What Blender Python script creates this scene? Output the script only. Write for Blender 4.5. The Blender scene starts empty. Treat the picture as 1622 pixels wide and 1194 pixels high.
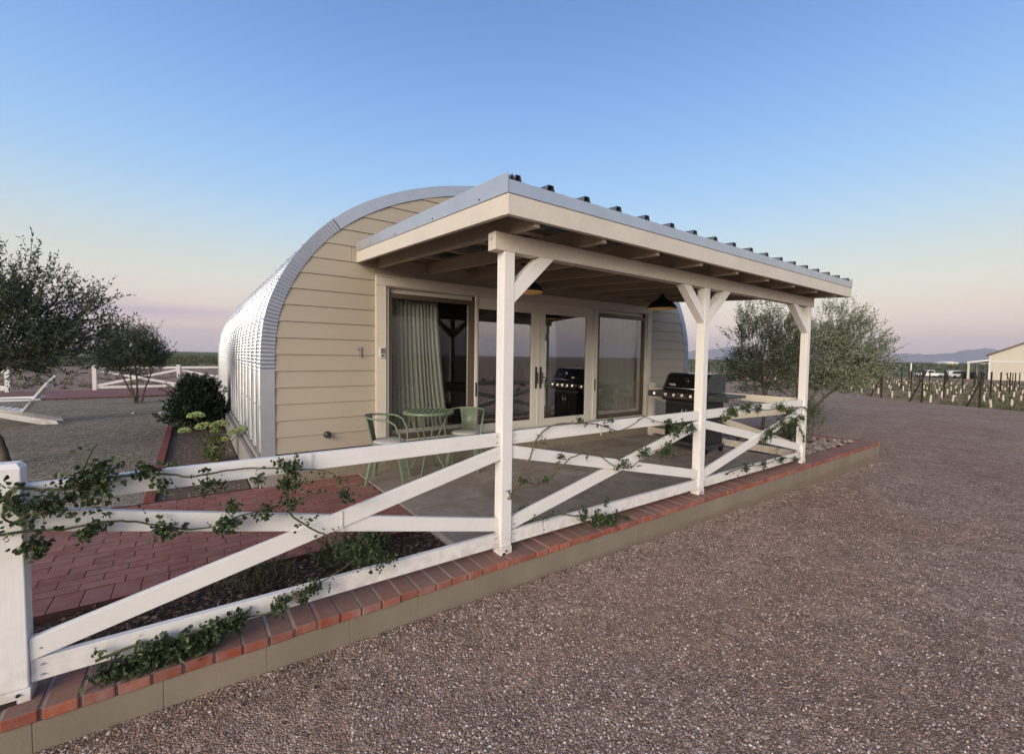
import bpy, bmesh, math, random
import numpy as np
from mathutils import Vector, Matrix, noise
random.seed(7); np.random.seed(7)
R = math.radians
S = bpy.context.scene
COL = S.collection

# ------------------------------------------------------------------ camera
CAM = Vector((-1.842, -2.446, 1.622))
YAW, PIT, ROL, FPX = 0.6262, 0.0474, 0.0137, 701.4
cd = bpy.data.cameras.new('camera'); cam = bpy.data.objects.new('camera', cd); COL.objects.link(cam)
fw = Vector((math.sin(YAW)*math.cos(PIT), math.cos(YAW)*math.cos(PIT), -math.sin(PIT)))
r0 = Vector((math.cos(YAW), -math.sin(YAW), 0)); u0 = r0.cross(fw)
rt = r0*math.cos(ROL) + u0*math.sin(ROL); up = -r0*math.sin(ROL) + u0*math.cos(ROL)
M = Matrix((rt, up, -fw)).transposed().to_4x4(); M.translation = CAM
cam.matrix_world = M
cd.sensor_width = 36; cd.lens = 36*FPX/1622; cd.clip_start = .05; cd.clip_end = 60000
S.camera = cam

# ------------------------------------------------------------------ sky, sun, exposure
SUN_EL, SUN_AZ = R(14), Vector((-.86, -.52, 0)).normalized()     # last glow: low, behind and left of the camera
w = bpy.data.worlds.new('World'); S.world = w; w.use_nodes = True
nt = w.node_tree; N = nt.nodes; L = nt.links; N.clear()
def wn(t, **k):
    n = N.new(t)
    for a, b in k.items(): setattr(n, a, b)
    return n
def wm(op, a, b=None, c=None):
    n = wn('ShaderNodeMath', operation=op)
    for i, v in enumerate((a, b, c)):
        if v is None: continue
        if isinstance(v, (int, float)): n.inputs[i].default_value = v
        else: L.new(v, n.inputs[i])
    return n.outputs[0]
def srgb(r, g, b):
    f = lambda c: (c/255/12.92) if c/255 <= .04045 else ((c/255+.055)/1.055)**2.4
    return (f(r), f(g), f(b), 1)
tc = wn('ShaderNodeTexCoord'); sx = wn('ShaderNodeSeparateXYZ'); L.new(tc.outputs['Generated'], sx.inputs[0])
ramp = wn('ShaderNodeValToRGB'); ramp.color_ramp.interpolation = 'B_SPLINE'
L.new(sx.outputs[2], ramp.inputs[0])
stops = [(0.0, (194, 178, 183)), (0.03, (208, 185, 187)), (0.06, (219, 197, 191)), (0.095, (221, 205, 194)), (0.135, (214, 211, 199)), (0.18, (198, 206, 203)), (0.235, (179, 204, 221)), (0.31, (151, 190, 230)), (0.42, (127, 171, 226)), (0.54, (103, 148, 210)), (0.66, (85, 128, 189)), (1.0, (73, 108, 165))]
cr = ramp.color_ramp
while len(cr.elements) < len(stops): cr.elements.new(.5)
for e, (p, c) in zip(cr.elements, stops): e.position = p; e.color = srgb(*c)
# a thin lavender streak of cloud low over the north west
nz = wn('ShaderNodeTexNoise'); mp = wn('ShaderNodeMapping'); L.new(tc.outputs['Generated'], mp.inputs[0]); mp.inputs['Scale'].default_value = (3, 3, 34)
L.new(mp.outputs[0], nz.inputs[0]); nz.inputs['Scale'].default_value = 1.6; nz.inputs['Detail'].default_value = 3
wob = wm('MULTIPLY', wm('SUBTRACT', nz.outputs[0], .5), .03)
band = wm('MAXIMUM', wm('SUBTRACT', 1, wm('ABSOLUTE', wm('DIVIDE', wm('SUBTRACT', wm('ADD', sx.outputs[2], wob), .074), .018))), 0)
west = wm('MULTIPLY', wm('MAXIMUM', wm('ADD', wm('MULTIPLY', sx.outputs[0], -1), .22), 0), 4.0)
west.node.use_clamp = True
bandf = wm('MULTIPLY', wm('MULTIPLY', band, west), 1.0)
mixc = wn('ShaderNodeMix', data_type='RGBA'); L.new(bandf, mixc.inputs[0]); L.new(ramp.outputs[0], mixc.inputs[6]); mixc.inputs[7].default_value = srgb(186,166,186)
# the western sky, behind the camera, is brighter and warmer
dotn = wn('ShaderNodeVectorMath', operation='DOT_PRODUCT'); L.new(tc.outputs['Generated'], dotn.inputs[0])
dotn.inputs[1].default_value = (SUN_AZ.x*math.cos(R(8)), SUN_AZ.y*math.cos(R(8)), math.sin(R(8)))
gl = wm('POWER', wm('MAXIMUM', dotn.outputs['Value'], 0), 2.2)
glc = wn('ShaderNodeMix', data_type='RGBA'); glc.blend_type = 'ADD'; glc.inputs[0].default_value = 1
gm = wn('ShaderNodeVectorMath', operation='SCALE'); gm.inputs[0].default_value = (1.0, .66, .42); L.new(wm('MULTIPLY', gl, 1.15), gm.inputs['Scale'])
L.new(mixc.outputs[2], glc.inputs[6]); L.new(gm.outputs[0], glc.inputs[7])
bg1 = wn('ShaderNodeBackground'); L.new(glc.outputs[2], bg1.inputs[0]); bg1.inputs[1].default_value = 1.0
sky = wn('ShaderNodeTexSky', sky_type='NISHITA', sun_disc=False, sun_elevation=R(2.0), altitude=1300, air_density=1.0, dust_density=1.5)
sky.sun_rotation = math.atan2(SUN_AZ.x, SUN_AZ.y)
bg2 = wn('ShaderNodeBackground'); L.new(sky.outputs[0], bg2.inputs[0]); bg2.inputs[1].default_value = .05
ad = wn('ShaderNodeAddShader'); L.new(bg1.outputs[0], ad.inputs[0]); L.new(bg2.outputs[0], ad.inputs[1])
wo = wn('ShaderNodeOutputWorld'); L.new(ad.outputs[0], wo.inputs[0])
sl = bpy.data.lights.new('sun', 'SUN'); sl.energy = 3.4; sl.angle = R(38); sl.color = (1, .90, .73)
so = bpy.data.objects.new('sun', sl); COL.objects.link(so)
sd = Vector((SUN_AZ.x*math.cos(SUN_EL), SUN_AZ.y*math.cos(SUN_EL), math.sin(SUN_EL)))
so.rotation_euler = sd.to_track_quat('Z', 'Y').to_euler()
S.view_settings.view_transform = 'Standard'; S.view_settings.look = 'None'; S.view_settings.exposure = 0.16; S.view_settings.gamma = 1
S.view_settings.use_curve_mapping = False
S.cycles.max_bounces = 6; S.cycles.transparent_max_bounces = 12; S.cycles.caustics_reflective = False; S.cycles.caustics_refractive = False

# ------------------------------------------------------------------ material helpers
class NB:
    def __init__(s, name, rough=.8, spec=.3, metal=0):
        s.m = bpy.data.materials.new(name); s.m.use_nodes = True; s.t = s.m.node_tree; s.n = s.t.nodes; s.l = s.t.links
        s.b = s.n['Principled BSDF']; s.b.inputs['Roughness'].default_value = rough; s.b.inputs['Specular IOR Level'].default_value = spec
        s.b.inputs['Metallic'].default_value = metal; s._tc = None
    def new(s, t, **k):
        n = s.n.new(t)
        for a, b in k.items(): setattr(n, a, b)
        return n
    def put(s, sock, v):
        if v is None: return
        if hasattr(v, 'is_output') or hasattr(v, 'links'): s.l.new(v, sock)
        else:
            if isinstance(v, tuple) and len(v) == 3 and len(getattr(sock, 'default_value', ())) == 4: v = (*v, 1)
            sock.default_value = v
    def tc(s, kind='Object', scale=None, rot=None):
        if not s._tc: s._tc = s.new('ShaderNodeTexCoord')
        o = s._tc.outputs[kind]
        if scale or rot:
            m = s.new('ShaderNodeMapping'); s.l.new(o, m.inputs[0])
            if scale: m.inputs['Scale'].default_value = scale
            if rot: m.inputs['Rotation'].default_value = rot
            o = m.outputs[0]
        return o
    def noise(s, scale, detail=3, vec=None, rough=.55, dist=0):
        n = s.new('ShaderNodeTexNoise'); s.l.new(vec or s.tc(), n.inputs[0]); n.inputs['Scale'].default_value = scale
        n.inputs['Detail'].default_value = detail; n.inputs['Roughness'].default_value = rough; n.inputs['Distortion'].default_value = dist
        return n.outputs[0]
    def vor(s, scale, feature='F1', vec=None, out='Distance', rnd=1):
        n = s.new('ShaderNodeTexVoronoi', feature=feature); s.l.new(vec or s.tc(), n.inputs[0]); n.inputs['Scale'].default_value = scale
        n.inputs['Randomness'].default_value = rnd
        return n.outputs[out]
    def ramp(s, v, st, interp='LINEAR'):
        n = s.new('ShaderNodeValToRGB'); s.l.new(v, n.inputs[0]); n.color_ramp.interpolation = interp
        while len(n.color_ramp.elements) < len(st): n.color_ramp.elements.new(.5)
        for e, (p, c) in zip(n.color_ramp.elements, st):
            e.position = p; e.color = (c, c, c, 1) if isinstance(c, (int, float)) else (*c[:3], 1)
        return n.outputs[0]
    def mix(s, f, a, b, mode='MIX'):
        n = s.new('ShaderNodeMix', data_type='RGBA'); n.blend_type = mode
        s.put(n.inputs[0], f); s.put(n.inputs[6], a); s.put(n.inputs[7], b); return n.outputs[2]
    def math(s, op, a, b=None, clamp=False):
        n = s.new('ShaderNodeMath', operation=op); n.use_clamp = clamp; s.put(n.inputs[0], a); s.put(n.inputs[1], b); return n.outputs[0]
    def bump(s, h, strength=.3, dist=.01, prev=None):
        n = s.new('ShaderNodeBump'); n.inputs['Strength'].default_value = strength; n.inputs['Distance'].default_value = dist
        s.l.new(h, n.inputs['Height'])
        if prev: s.l.new(prev, n.inputs['Normal'])
        s.l.new(n.outputs[0], s.b.inputs['Normal']); return n.outputs[0]
    def color(s, c): s.put(s.b.inputs['Base Color'], c)
    def rough(s, c): s.put(s.b.inputs['Roughness'], c)
    def objrand(s): return s.new('ShaderNodeObjectInfo').outputs['Random']
    def island(s): return s.new('ShaderNodeNewGeometry').outputs['Random Per Island']
MAT = {}
def paint(name, c, rough=.5, dirt=.10, grain=True, knots=0.0, gs=(1.2, 22, 22)):
    b = NB(name, rough, .35); n1 = b.noise(3.0, 4); n2 = b.noise(28, 5)
    g = b.noise(3.0, 6, b.tc('Object', gs), dist=.6)
    k = b.math('ADD', b.math('MULTIPLY', n1, .6), b.math('MULTIPLY', n2, .4))
    d = b.ramp(k, [(.30, tuple(x*(1-dirt*1.6) for x in c)), (.62, c)])
    d = b.mix(b.math('MULTIPLY', b.objrand(), .5), d, tuple(x*y for x, y in zip(c, (.93, .925, .91))))
    if knots:
        v = b.noise(5.5, 2, b.tc('Object', (1, 1, 1))); kn = b.ramp(v, [(.70, 0.0), (.78, 1.0)])
        d = b.mix(b.math('MULTIPLY', kn, knots), d, tuple(x*y for x, y in zip(c, (.72, .60, .45))))
    b.color(d); b.rough(b.ramp(n2, [(.3, rough-.08), (.7, rough+.12)]))
    cr_ = b.ramp(g, [(.30, .45), (.38, 0.0)]); d = b.mix(b.math('MULTIPLY', cr_, .35), d, tuple(x*y for x, y in zip(c, (.62, .56, .48))))
    z = b.new('ShaderNodeSeparateXYZ'); gp = b.new('ShaderNodeNewGeometry'); b.l.new(gp.outputs['Position'], z.inputs[0])
    low = b.math('MULTIPLY', b.ramp(z.outputs[2], [(.20, 1.0), (.42, 0.0)]), b.ramp(b.noise(16, 5), [(.42, 0.0), (.62, .55)])); d = b.mix(low, d, (.42, .33, .26))
    b.color(d); b.bump(g, .22, .004); MAT[name] = b.m; return b.m
white = paint('white_fence_paint', (.84, .815, .765), .48, .07, knots=.10)
whitep = paint('white_post_paint', (.84, .815, .765), .48, .07, knots=.10, gs=(22, 22, 1.2))
cream = paint('cream_beam_paint', (.68, .62, .525), .5, .10, knots=.3)
creamtrim = paint('door_trim_paint', (.70, .64, .54), .42, .05)
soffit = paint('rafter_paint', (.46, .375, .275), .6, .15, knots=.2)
vinyl = paint('vinyl_door_frame', (.72, .68, .60), .35, .04)

def siding_mat():
    b = NB('tan_siding', .62, .25); o = b.tc('Object', (1.2, 1.2, 26)); g = b.noise(3.2, 6, o, .6, .4)
    n = b.noise(.8, 3); c = b.ramp(n, [(.3, (.42, .366, .278)), (.7, (.465, .41, .315))])
    c = b.mix(b.math('MULTIPLY', b.objrand(), .35), c, (.44, .385, .31)); c = b.mix(b.math('MULTIPLY', g, .12), c, (.27, .22, .155))
    b.color(c); b.bump(g, .35, .003); return b.m
siding = siding_mat()

def brick_mat(name, cols, spot=(.32, .27, .24), rough=.85, amt=.35, dust=None):
    b = NB(name, rough, .2); r = b.objrand(); c = b.ramp(r, [(i/(len(cols)-1), k) for i, k in enumerate(cols)])
    n = b.noise(14, 5, dist=.4); n2 = b.noise(90, 3); n3 = b.noise(2.6, 4)
    c = b.mix(b.ramp(n, [(.42, 0.0), (.72, amt)]), c, spot)
    c = b.mix(b.ramp(n3, [(.45, 0.0), (.75, .5)]), c, tuple(x*.62 for x in cols[0]))
    c = b.mix(b.ramp(n2, [(.64, 0.0), (.72, .5)]), c, (.09, .04, .03))
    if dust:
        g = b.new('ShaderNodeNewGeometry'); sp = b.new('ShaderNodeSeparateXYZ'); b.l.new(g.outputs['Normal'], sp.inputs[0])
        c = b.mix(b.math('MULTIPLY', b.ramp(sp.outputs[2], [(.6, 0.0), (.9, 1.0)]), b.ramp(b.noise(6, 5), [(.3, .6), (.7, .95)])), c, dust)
    b.color(c); h = b.bump(n2, .4, .003); b.bump(n, .35, .004, h); return b.m
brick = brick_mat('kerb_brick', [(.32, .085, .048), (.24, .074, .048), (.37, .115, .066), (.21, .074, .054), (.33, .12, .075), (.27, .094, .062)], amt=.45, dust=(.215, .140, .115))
bricktop = brick_mat('kerb_brick_dark', [(.22, .075, .05), (.28, .09, .055)])
paver = brick_mat('path_paver', [(.235, .092, .070), (.285, .118, .092), (.25, .118, .098), (.31, .14, .115), (.22, .10, .085)], (.34, .23, .195), amt=.40)
def plain(name, c, rough=.6, metal=0, spec=.3, var=.15, sc=20, bmp=.1):
    b = NB(name, rough, spec, metal); n = b.noise(sc, 4)
    b.color(b.ramp(n, [(.3, tuple(x*(1-var) for x in c)), (.7, tuple(min(1, x*(1+var*.4)) for x in c))]))
    if bmp: b.bump(n, bmp, .004)
    MAT[name] = b.m; return b.m
mortar = plain('mortar', (.36, .31, .265), .95, sc=60, bmp=.4)
jointdark = plain('joint_sand', (.060, .030, .026), .95, sc=80, bmp=.4)
blockp = None
def block_mat():
    b = NB('painted_block', .8, .2); n = b.noise(2.5, 5); n2 = b.noise(70, 4)
    c = b.ramp(n, [(.3, (.205, .17, .125)), (.7, (.265, .222, .165))]); c = b.mix(b.math('MULTIPLY', b.objrand(), .25), c, (.20, .18, .14))
    z = b.new('ShaderNodeSeparateXYZ'); b.l.new(b.tc(), z.inputs[0])
    d = b.ramp(b.math('ADD', z.outputs[2], b.math('MULTIPLY', n, .06)), [(.02, 1.0), (.07, 0.0)])
    c = b.mix(b.math('MULTIPLY', d, .5), c, (.17, .12, .09))
    b.color(c); b.bump(n2, .35, .004); return b.m
blockp = block_mat()
def concrete_mat():
    b = NB('patio_concrete', .72, .3); n = b.noise(1.1, 5, dist=.8); n2 = b.noise(7, 6, dist=.3); n3 = b.noise(120, 3)
    c = b.ramp(n, [(.30, (.235, .195, .158)), (.5, (.325, .28, .232)), (.70, (.43, .385, .33))])
    c = b.mix(b.ramp(n2, [(.45, 0.0), (.75, .45)]), c, (.19, .14, .105))
    st = b.noise(2.2, 4, b.tc('Object', (1, 3.2, 1), (0, 0, .5)), dist=1.5); c = b.mix(b.ramp(st, [(.56, 0.0), (.64, .7)]), c, (.40, .35, .29))
    b.color(c); b.rough(b.ramp(n2, [(.3, .5), (.7, .8)])); h = b.bump(n3, .25, .002); b.bump(n2, .15, .004, h); return b.m
concrete = concrete_mat()
footing = plain('footing_concrete', (.30, .28, .25), .85, sc=8)
def gravel_mat(name, cols, sc=75, big=.5):
    b = NB(name, .95, .04); v = b.tc('Object')
    vc = b.vor(sc, 'F1', v, 'Color'); sp = b.new('ShaderNodeSeparateColor'); b.l.new(vc, sp.inputs[0])
    vd = b.vor(sc, 'DISTANCE_TO_EDGE', v, 'Distance')
    c = b.ramp(sp.outputs[0], [(i/(len(cols)-1), k) for i, k in enumerate(cols)])
    v2 = b.vor(sc*2.3, 'F1', v, 'Color'); s2 = b.new('ShaderNodeSeparateColor'); b.l.new(v2, s2.inputs[0])
    c2 = b.ramp(s2.outputs[1], [(i/(len(cols)-1), k) for i, k in enumerate(cols)])
    small = b.ramp(b.noise(sc*.35, 2, v), [(.48, 0.0), (.54, 1.0)])
    c = b.mix(small, c, c2)
    gap = b.ramp(vd, [(0.0, .22), (.13, 1.0)]); c = b.mix(1.0, c, gap, 'MULTIPLY')
    tr = b.noise(.5, 4, b.tc('Object', (.35, 2.2, 1), (0, 0, .35)), dist=.8); c = b.mix(b.ramp(tr, [(.52, 0.0), (.66, .28)]), c, tuple(x*1.05 for x in cols[2]))
    L1 = b.noise(.35, 4, v, dist=.5); L2 = b.noise(2.3, 4, v)
    c = b.mix(b.ramp(L1, [(.35, 0.0), (.68, big)]), c, tuple(x*.80*y for x, y in zip(cols[1], (1.02, .95, .88))))
    c = b.mix(1.0, c, b.ramp(L2, [(.3, .86), (.7, 1.10)]), 'MULTIPLY')
    m1 = b.vor(sc*.30, 'F1', v, 'Color'); s3 = b.new('ShaderNodeSeparateColor'); b.l.new(m1, s3.inputs[0])
    c = b.mix(1.0, c, b.ramp(s3.outputs[2], [(0.0, .80), (.55, 1.0), (.85, 1.06), (1.0, 1.4)]), 'MULTIPLY')
    c = b.mix(1.0, c, b.ramp(b.noise(11, 3, v), [(.35, .84), (.65, 1.14)]), 'MULTIPLY')
    b.color(c)
    d = b.vor(sc, 'F1', v, 'Distance'); h = b.bump(b.ramp(d, [(.0, 1.0), (.75, 0.0)]), .9, .008); b.bump(b.noise(sc*3, 3, v), .3, .003, h)
    return b.m
gravel = gravel_mat('driveway_gravel', [(.16, .096, .064), (.34, .222, .158), (.48, .33, .242), (.62, .465, .36), (.38, .27, .20), (.95, .82, .70)], 100)
ygravel = gravel_mat('yard_gravel', [(.13, .110, .078), (.27, .228, .168), (.36, .305, .232), (.44, .385, .30), (.31, .265, .20), (.64, .59, .49)], 70)
def soil_mat(name, a, bb, sc=12):
    b = NB(name, .95, .15); n = b.noise(sc, 6, dist=.5); n2 = b.noise(sc*8, 3)
    b.color(b.mix(b.ramp(n2, [(.4, 0.0), (.7, .5)]), b.ramp(n, [(.3, a), (.7, bb)]), bb)); h = b.bump(n, .6, .02); b.bump(n2, .5, .004, h); return b.m
soil = soil_mat('bed_soil', (.085, .058, .042), (.17, .125, .095))
mulchm = soil_mat('mulch_base', (.035, .022, .017), (.085, .055, .043), 25)
def terrain_mat():
    b = NB('dry_field', .95, .1); v = b.tc(); n = b.noise(.30, 6, v, dist=.6); n2 = b.noise(3.5, 5, v); s = b.new('ShaderNodeSeparateXYZ'); b.l.new(v, s.inputs[0])
    c = b.ramp(n2, [(.3, (.20, .125, .075)), (.55, (.30, .20, .125)), (.75, (.36, .26, .17))])
    grass = b.ramp(b.noise(.9, 6, v, .65), [(.50, 0.0), (.62, .6)]); c = b.mix(grass, c, (.14, .15, .06))
    # the scrub side to the north west is pale sand with olive bushes in bands
    st = b.noise(.55, 5, b.tc('Object', (.35, 1.6, 1)), dist=.4)
    sc = b.ramp(st, [(.42, (.46, .39, .30)), (.52, (.34, .29, .215)), (.62, (.15, .15, .09))])
    wst = b.math('MULTIPLY', b.ramp(b.math('MULTIPLY', b.math('SUBTRACT', s.outputs[1], b.math('MULTIPLY', s.outputs[0], .8)), .05), [(.40, 0.0), (.62, 1.0)]), 1.0)
    c = b.mix(wst, c, sc)
    # green crops start far off across the plain
    far = b.ramp(b.math('MULTIPLY', b.math('ADD', s.outputs[0], s.outputs[1]), .004), [(.66, 0.0), (.72, 1.0)])
    crop = b.ramp(b.noise(.012, 4, b.tc('Object', (1, 3, 1))), [(.35, (.085, .11, .045)), (.6, (.13, .14, .06)), (.72, (.19, .16, .09))])
    c = b.mix(far, c, crop)
    b.color(c); b.bump(n2, .5, .05); return b.m
terrainm = terrain_mat()
def galv_mat():
    b = NB('galvanised_steel', .30, .5, .85); n = b.noise(5, 5, b.tc('Object', (1, 1, .4))); n2 = b.noise(60, 3)
    b.color(b.ramp(n, [(.3, (.43, .46, .50)), (.7, (.58, .60, .63))])); b.rough(b.ramp(n, [(.3, .26), (.7, .40)])); b.bump(n2, .05, .002); return b.m
galv = galv_mat()
trimmetal = plain('grey_flashing', (.53, .55, .575), .38, .55, .5, .08, 6, .03)
rooftop = plain('roof_sheet_metal', (.20, .22, .23), .42, .7, .5, .15, 5, .05)
blackp = plain('black_enamel', (.012, .012, .013), .22, 0, .5, .2, 30, 0)
blackm = plain('black_powder_coat', (.03, .03, .032), .5, .2, .4, .2, 40, .05)
greymetal = plain('grey_grill_side', (.085, .088, .09), .42, .5, .5, .1, 20, .03)
chrome = plain('brushed_steel', (.62, .62, .62), .25, 1, .5, .05, 50, 0)
green = plain('sage_green_paint', (.185, .235, .155), .42, .1, .4, .10, 15, .05)
seatw = plain('pale_seat', (.50, .49, .47), .7, 0, .2, .12, 30, .1)
bronze = plain('bronze_screen_frame', (.135, .105, .08), .4, .3, .4, .1, 20, 0)
lampin = plain('lamp_enamel_inside', (.62, .50, .30), .5, 0, .3, .05, 10, 0)
rust = plain('rusty_post_steel', (.050, .035, .028), .8, .3, .2, .3, 12, .2)
tubem = plain('grow_tube_plastic', (.62, .52, .40), .6, 0, .3, .10, 6, 0)
barnm = plain('barn_siding', (.62, .585, .48), .6, 0, .3, .06, .6, 0)
barnroof = plain('barn_roof', (.16, .13, .115), .6, .2, .3, .1, 1, 0)
carw = plain('white_car_paint', (.78, .78, .77), .25, 0, .5, .03, 3, 0)
carg = plain('dark_car_glass', (.03, .035, .04), .1, 0, .6, .1, 3, 0)
tyre = plain('tyre_rubber', (.02, .02, .02), .9, 0, .2, .2, 10, 0)
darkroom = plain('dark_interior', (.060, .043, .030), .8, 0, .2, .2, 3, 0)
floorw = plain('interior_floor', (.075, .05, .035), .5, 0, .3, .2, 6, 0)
island = plain('white_cabinet', (.75, .72, .66), .5, 0, .3, .06, 5, 0)
flower = plain('hydrangea_petals', (.46, .54, .24), .7, 0, .2, .25, 40, 0)
yflower = plain('pale_petal', (.80, .74, .62), .6, 0, .2, .1, 40, 0)
mount = plain('far_mountain', (.10, .105, .13), .95, 0, .1, .3, .002, 0)
def cloth_mat():
    b = NB('linen_curtain', .9, .1); n = b.noise(120, 3); b.color(b.ramp(n, [(.3, (.44, .44, .42)), (.7, (.53, .53, .51))])); b.bump(n, .2, .002)
    b.b.inputs['Subsurface Weight'].default_value = .0; return b.m
cloth = cloth_mat()
def glass_mat(name, refl, tint, k=1.2):
    m = bpy.data.materials.new(name); m.use_nodes = True; t = m.node_tree; n = t.nodes; n.clear()
    o = n.new('ShaderNodeOutputMaterial'); tr = n.new('ShaderNodeBsdfTransparent'); tr.inputs[0].default_value = (*tint, 1)
    g = n.new('ShaderNodeBsdfGlossy'); g.inputs['Roughness'].default_value = .012; g.inputs[0].default_value = (.9, .9, .92, 1)
    f = n.new('ShaderNodeFresnel'); f.inputs[0].default_value = 1.5; a = n.new('ShaderNodeMath'); a.operation = 'MULTIPLY_ADD'; a.inputs[1].default_value = k; a.inputs[2].default_value = refl; a.use_clamp = True
    t.links.new(f.outputs[0], a.inputs[0]); mx = n.new('ShaderNodeMixShader'); t.links.new(a.outputs[0], mx.inputs[0]); t.links.new(tr.outputs[0], mx.inputs[1]); t.links.new(g.outputs[0], mx.inputs[2])
    t.links.new(mx.outputs[0], o.inputs[0]); return m
glass = glass_mat('door_glass', .24, (.80, .80, .77)); glassc = glass_mat('side_glass', .0, (.96, .97, .95), .15); screeng = glass_mat('screen_glass', .015, (.92, .92, .91), .26)
def leaf_mat(name, cols, rough=.5, trans=.25, spec=.35):
    b = NB(name, rough, spec); c = b.ramp(b.island(), [(i/(len(cols)-1), k) for i, k in enumerate(cols)])
    c = b.mix(b.ramp(b.noise(3.5, 3), [(.35, 0.0), (.7, .4)]), c, tuple(x*.65 for x in cols[0]))
    b.color(c); t = b.new('ShaderNodeBsdfTranslucent'); b.l.new(c, t.inputs[0]); mx = b.new('ShaderNodeMixShader'); mx.inputs[0].default_value = trans
    b.l.new(b.b.outputs[0], mx.inputs[1]); b.l.new(t.outputs[0], mx.inputs[2]); b.l.new(mx.outputs[0], b.n['Material Output'].inputs[0]); return b.m
oliveL = leaf_mat('olive_leaf', [(.045, .060, .028), (.10, .125, .062), (.19, .215, .125), (.40, .42, .31)])
oliveD = leaf_mat('dark_olive_leaf', [(.032, .045, .024), (.060, .080, .040), (.10, .12, .065), (.16, .18, .12)])
oliveS = leaf_mat('silver_olive_leaf', [(.07, .09, .042), (.16, .19, .10), (.30, .335, .22), (.52, .54, .42)])
shrubL = leaf_mat('glossy_shrub_leaf', [(.018, .036, .014), (.036, .066, .024), (.070, .11, .042)], .35, .12)
roseL = leaf_mat('rose_leaf', [(.022, .042, .017), (.050, .080, .032), (.075, .118, .045), (.055, .085, .040), (.13, .16, .05)], .45, .2)
limeL = leaf_mat('fresh_leaf', [(.10, .19, .035), (.16, .26, .06), (.08, .14, .03)], .5, .3)
hydL = leaf_mat('hydrangea_leaf', [(.06, .09, .025), (.12, .16, .04), (.20, .20, .06)], .5, .3)
scrubL = leaf_mat('scrub_leaf', [(.040, .055, .025), (.075, .090, .040), (.12, .125, .06), (.16, .15, .09)], .8, .15)
grassL = leaf_mat('low_grass_blade', [(.07, .085, .03), (.12, .135, .055), (.19, .17, .09)], .8, .2)
drygr = leaf_mat('dry_stalk', [(.20, .15, .08), (.27, .21, .12), (.12, .12, .06)], .8, .1)
chipm = leaf_mat('bark_chip', [(.05, .03, .02), (.10, .065, .045), (.20, .14, .10), (.30, .235, .18)], .9, 0)
rockm = leaf_mat('river_rock', [(.15, .115, .095), (.25, .205, .175), (.34, .29, .255), (.20, .14, .115)], .8, 0)
stonem = leaf_mat('gravel_stone', [(.15, .10, .075), (.28, .20, .155), (.41, .305, .245), (.35, .265, .215), (.84, .75, .67)], .75, 0)
ystonem = leaf_mat('yard_stone', [(.14, .11, .085), (.25, .20, .16), (.34, .28, .23), (.55, .49, .42)], .8, 0)
bark = plain('olive_bark', (.125, .105, .085), .95, 0, .1, .4, 14, .8)
cane = plain('rose_cane', (.10, .105, .055), .8, 0, .2, .4, 20, .4)
canew = plain('old_rose_cane', (.15, .115, .075), .85, 0, .2, .4, 20, .4)

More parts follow.
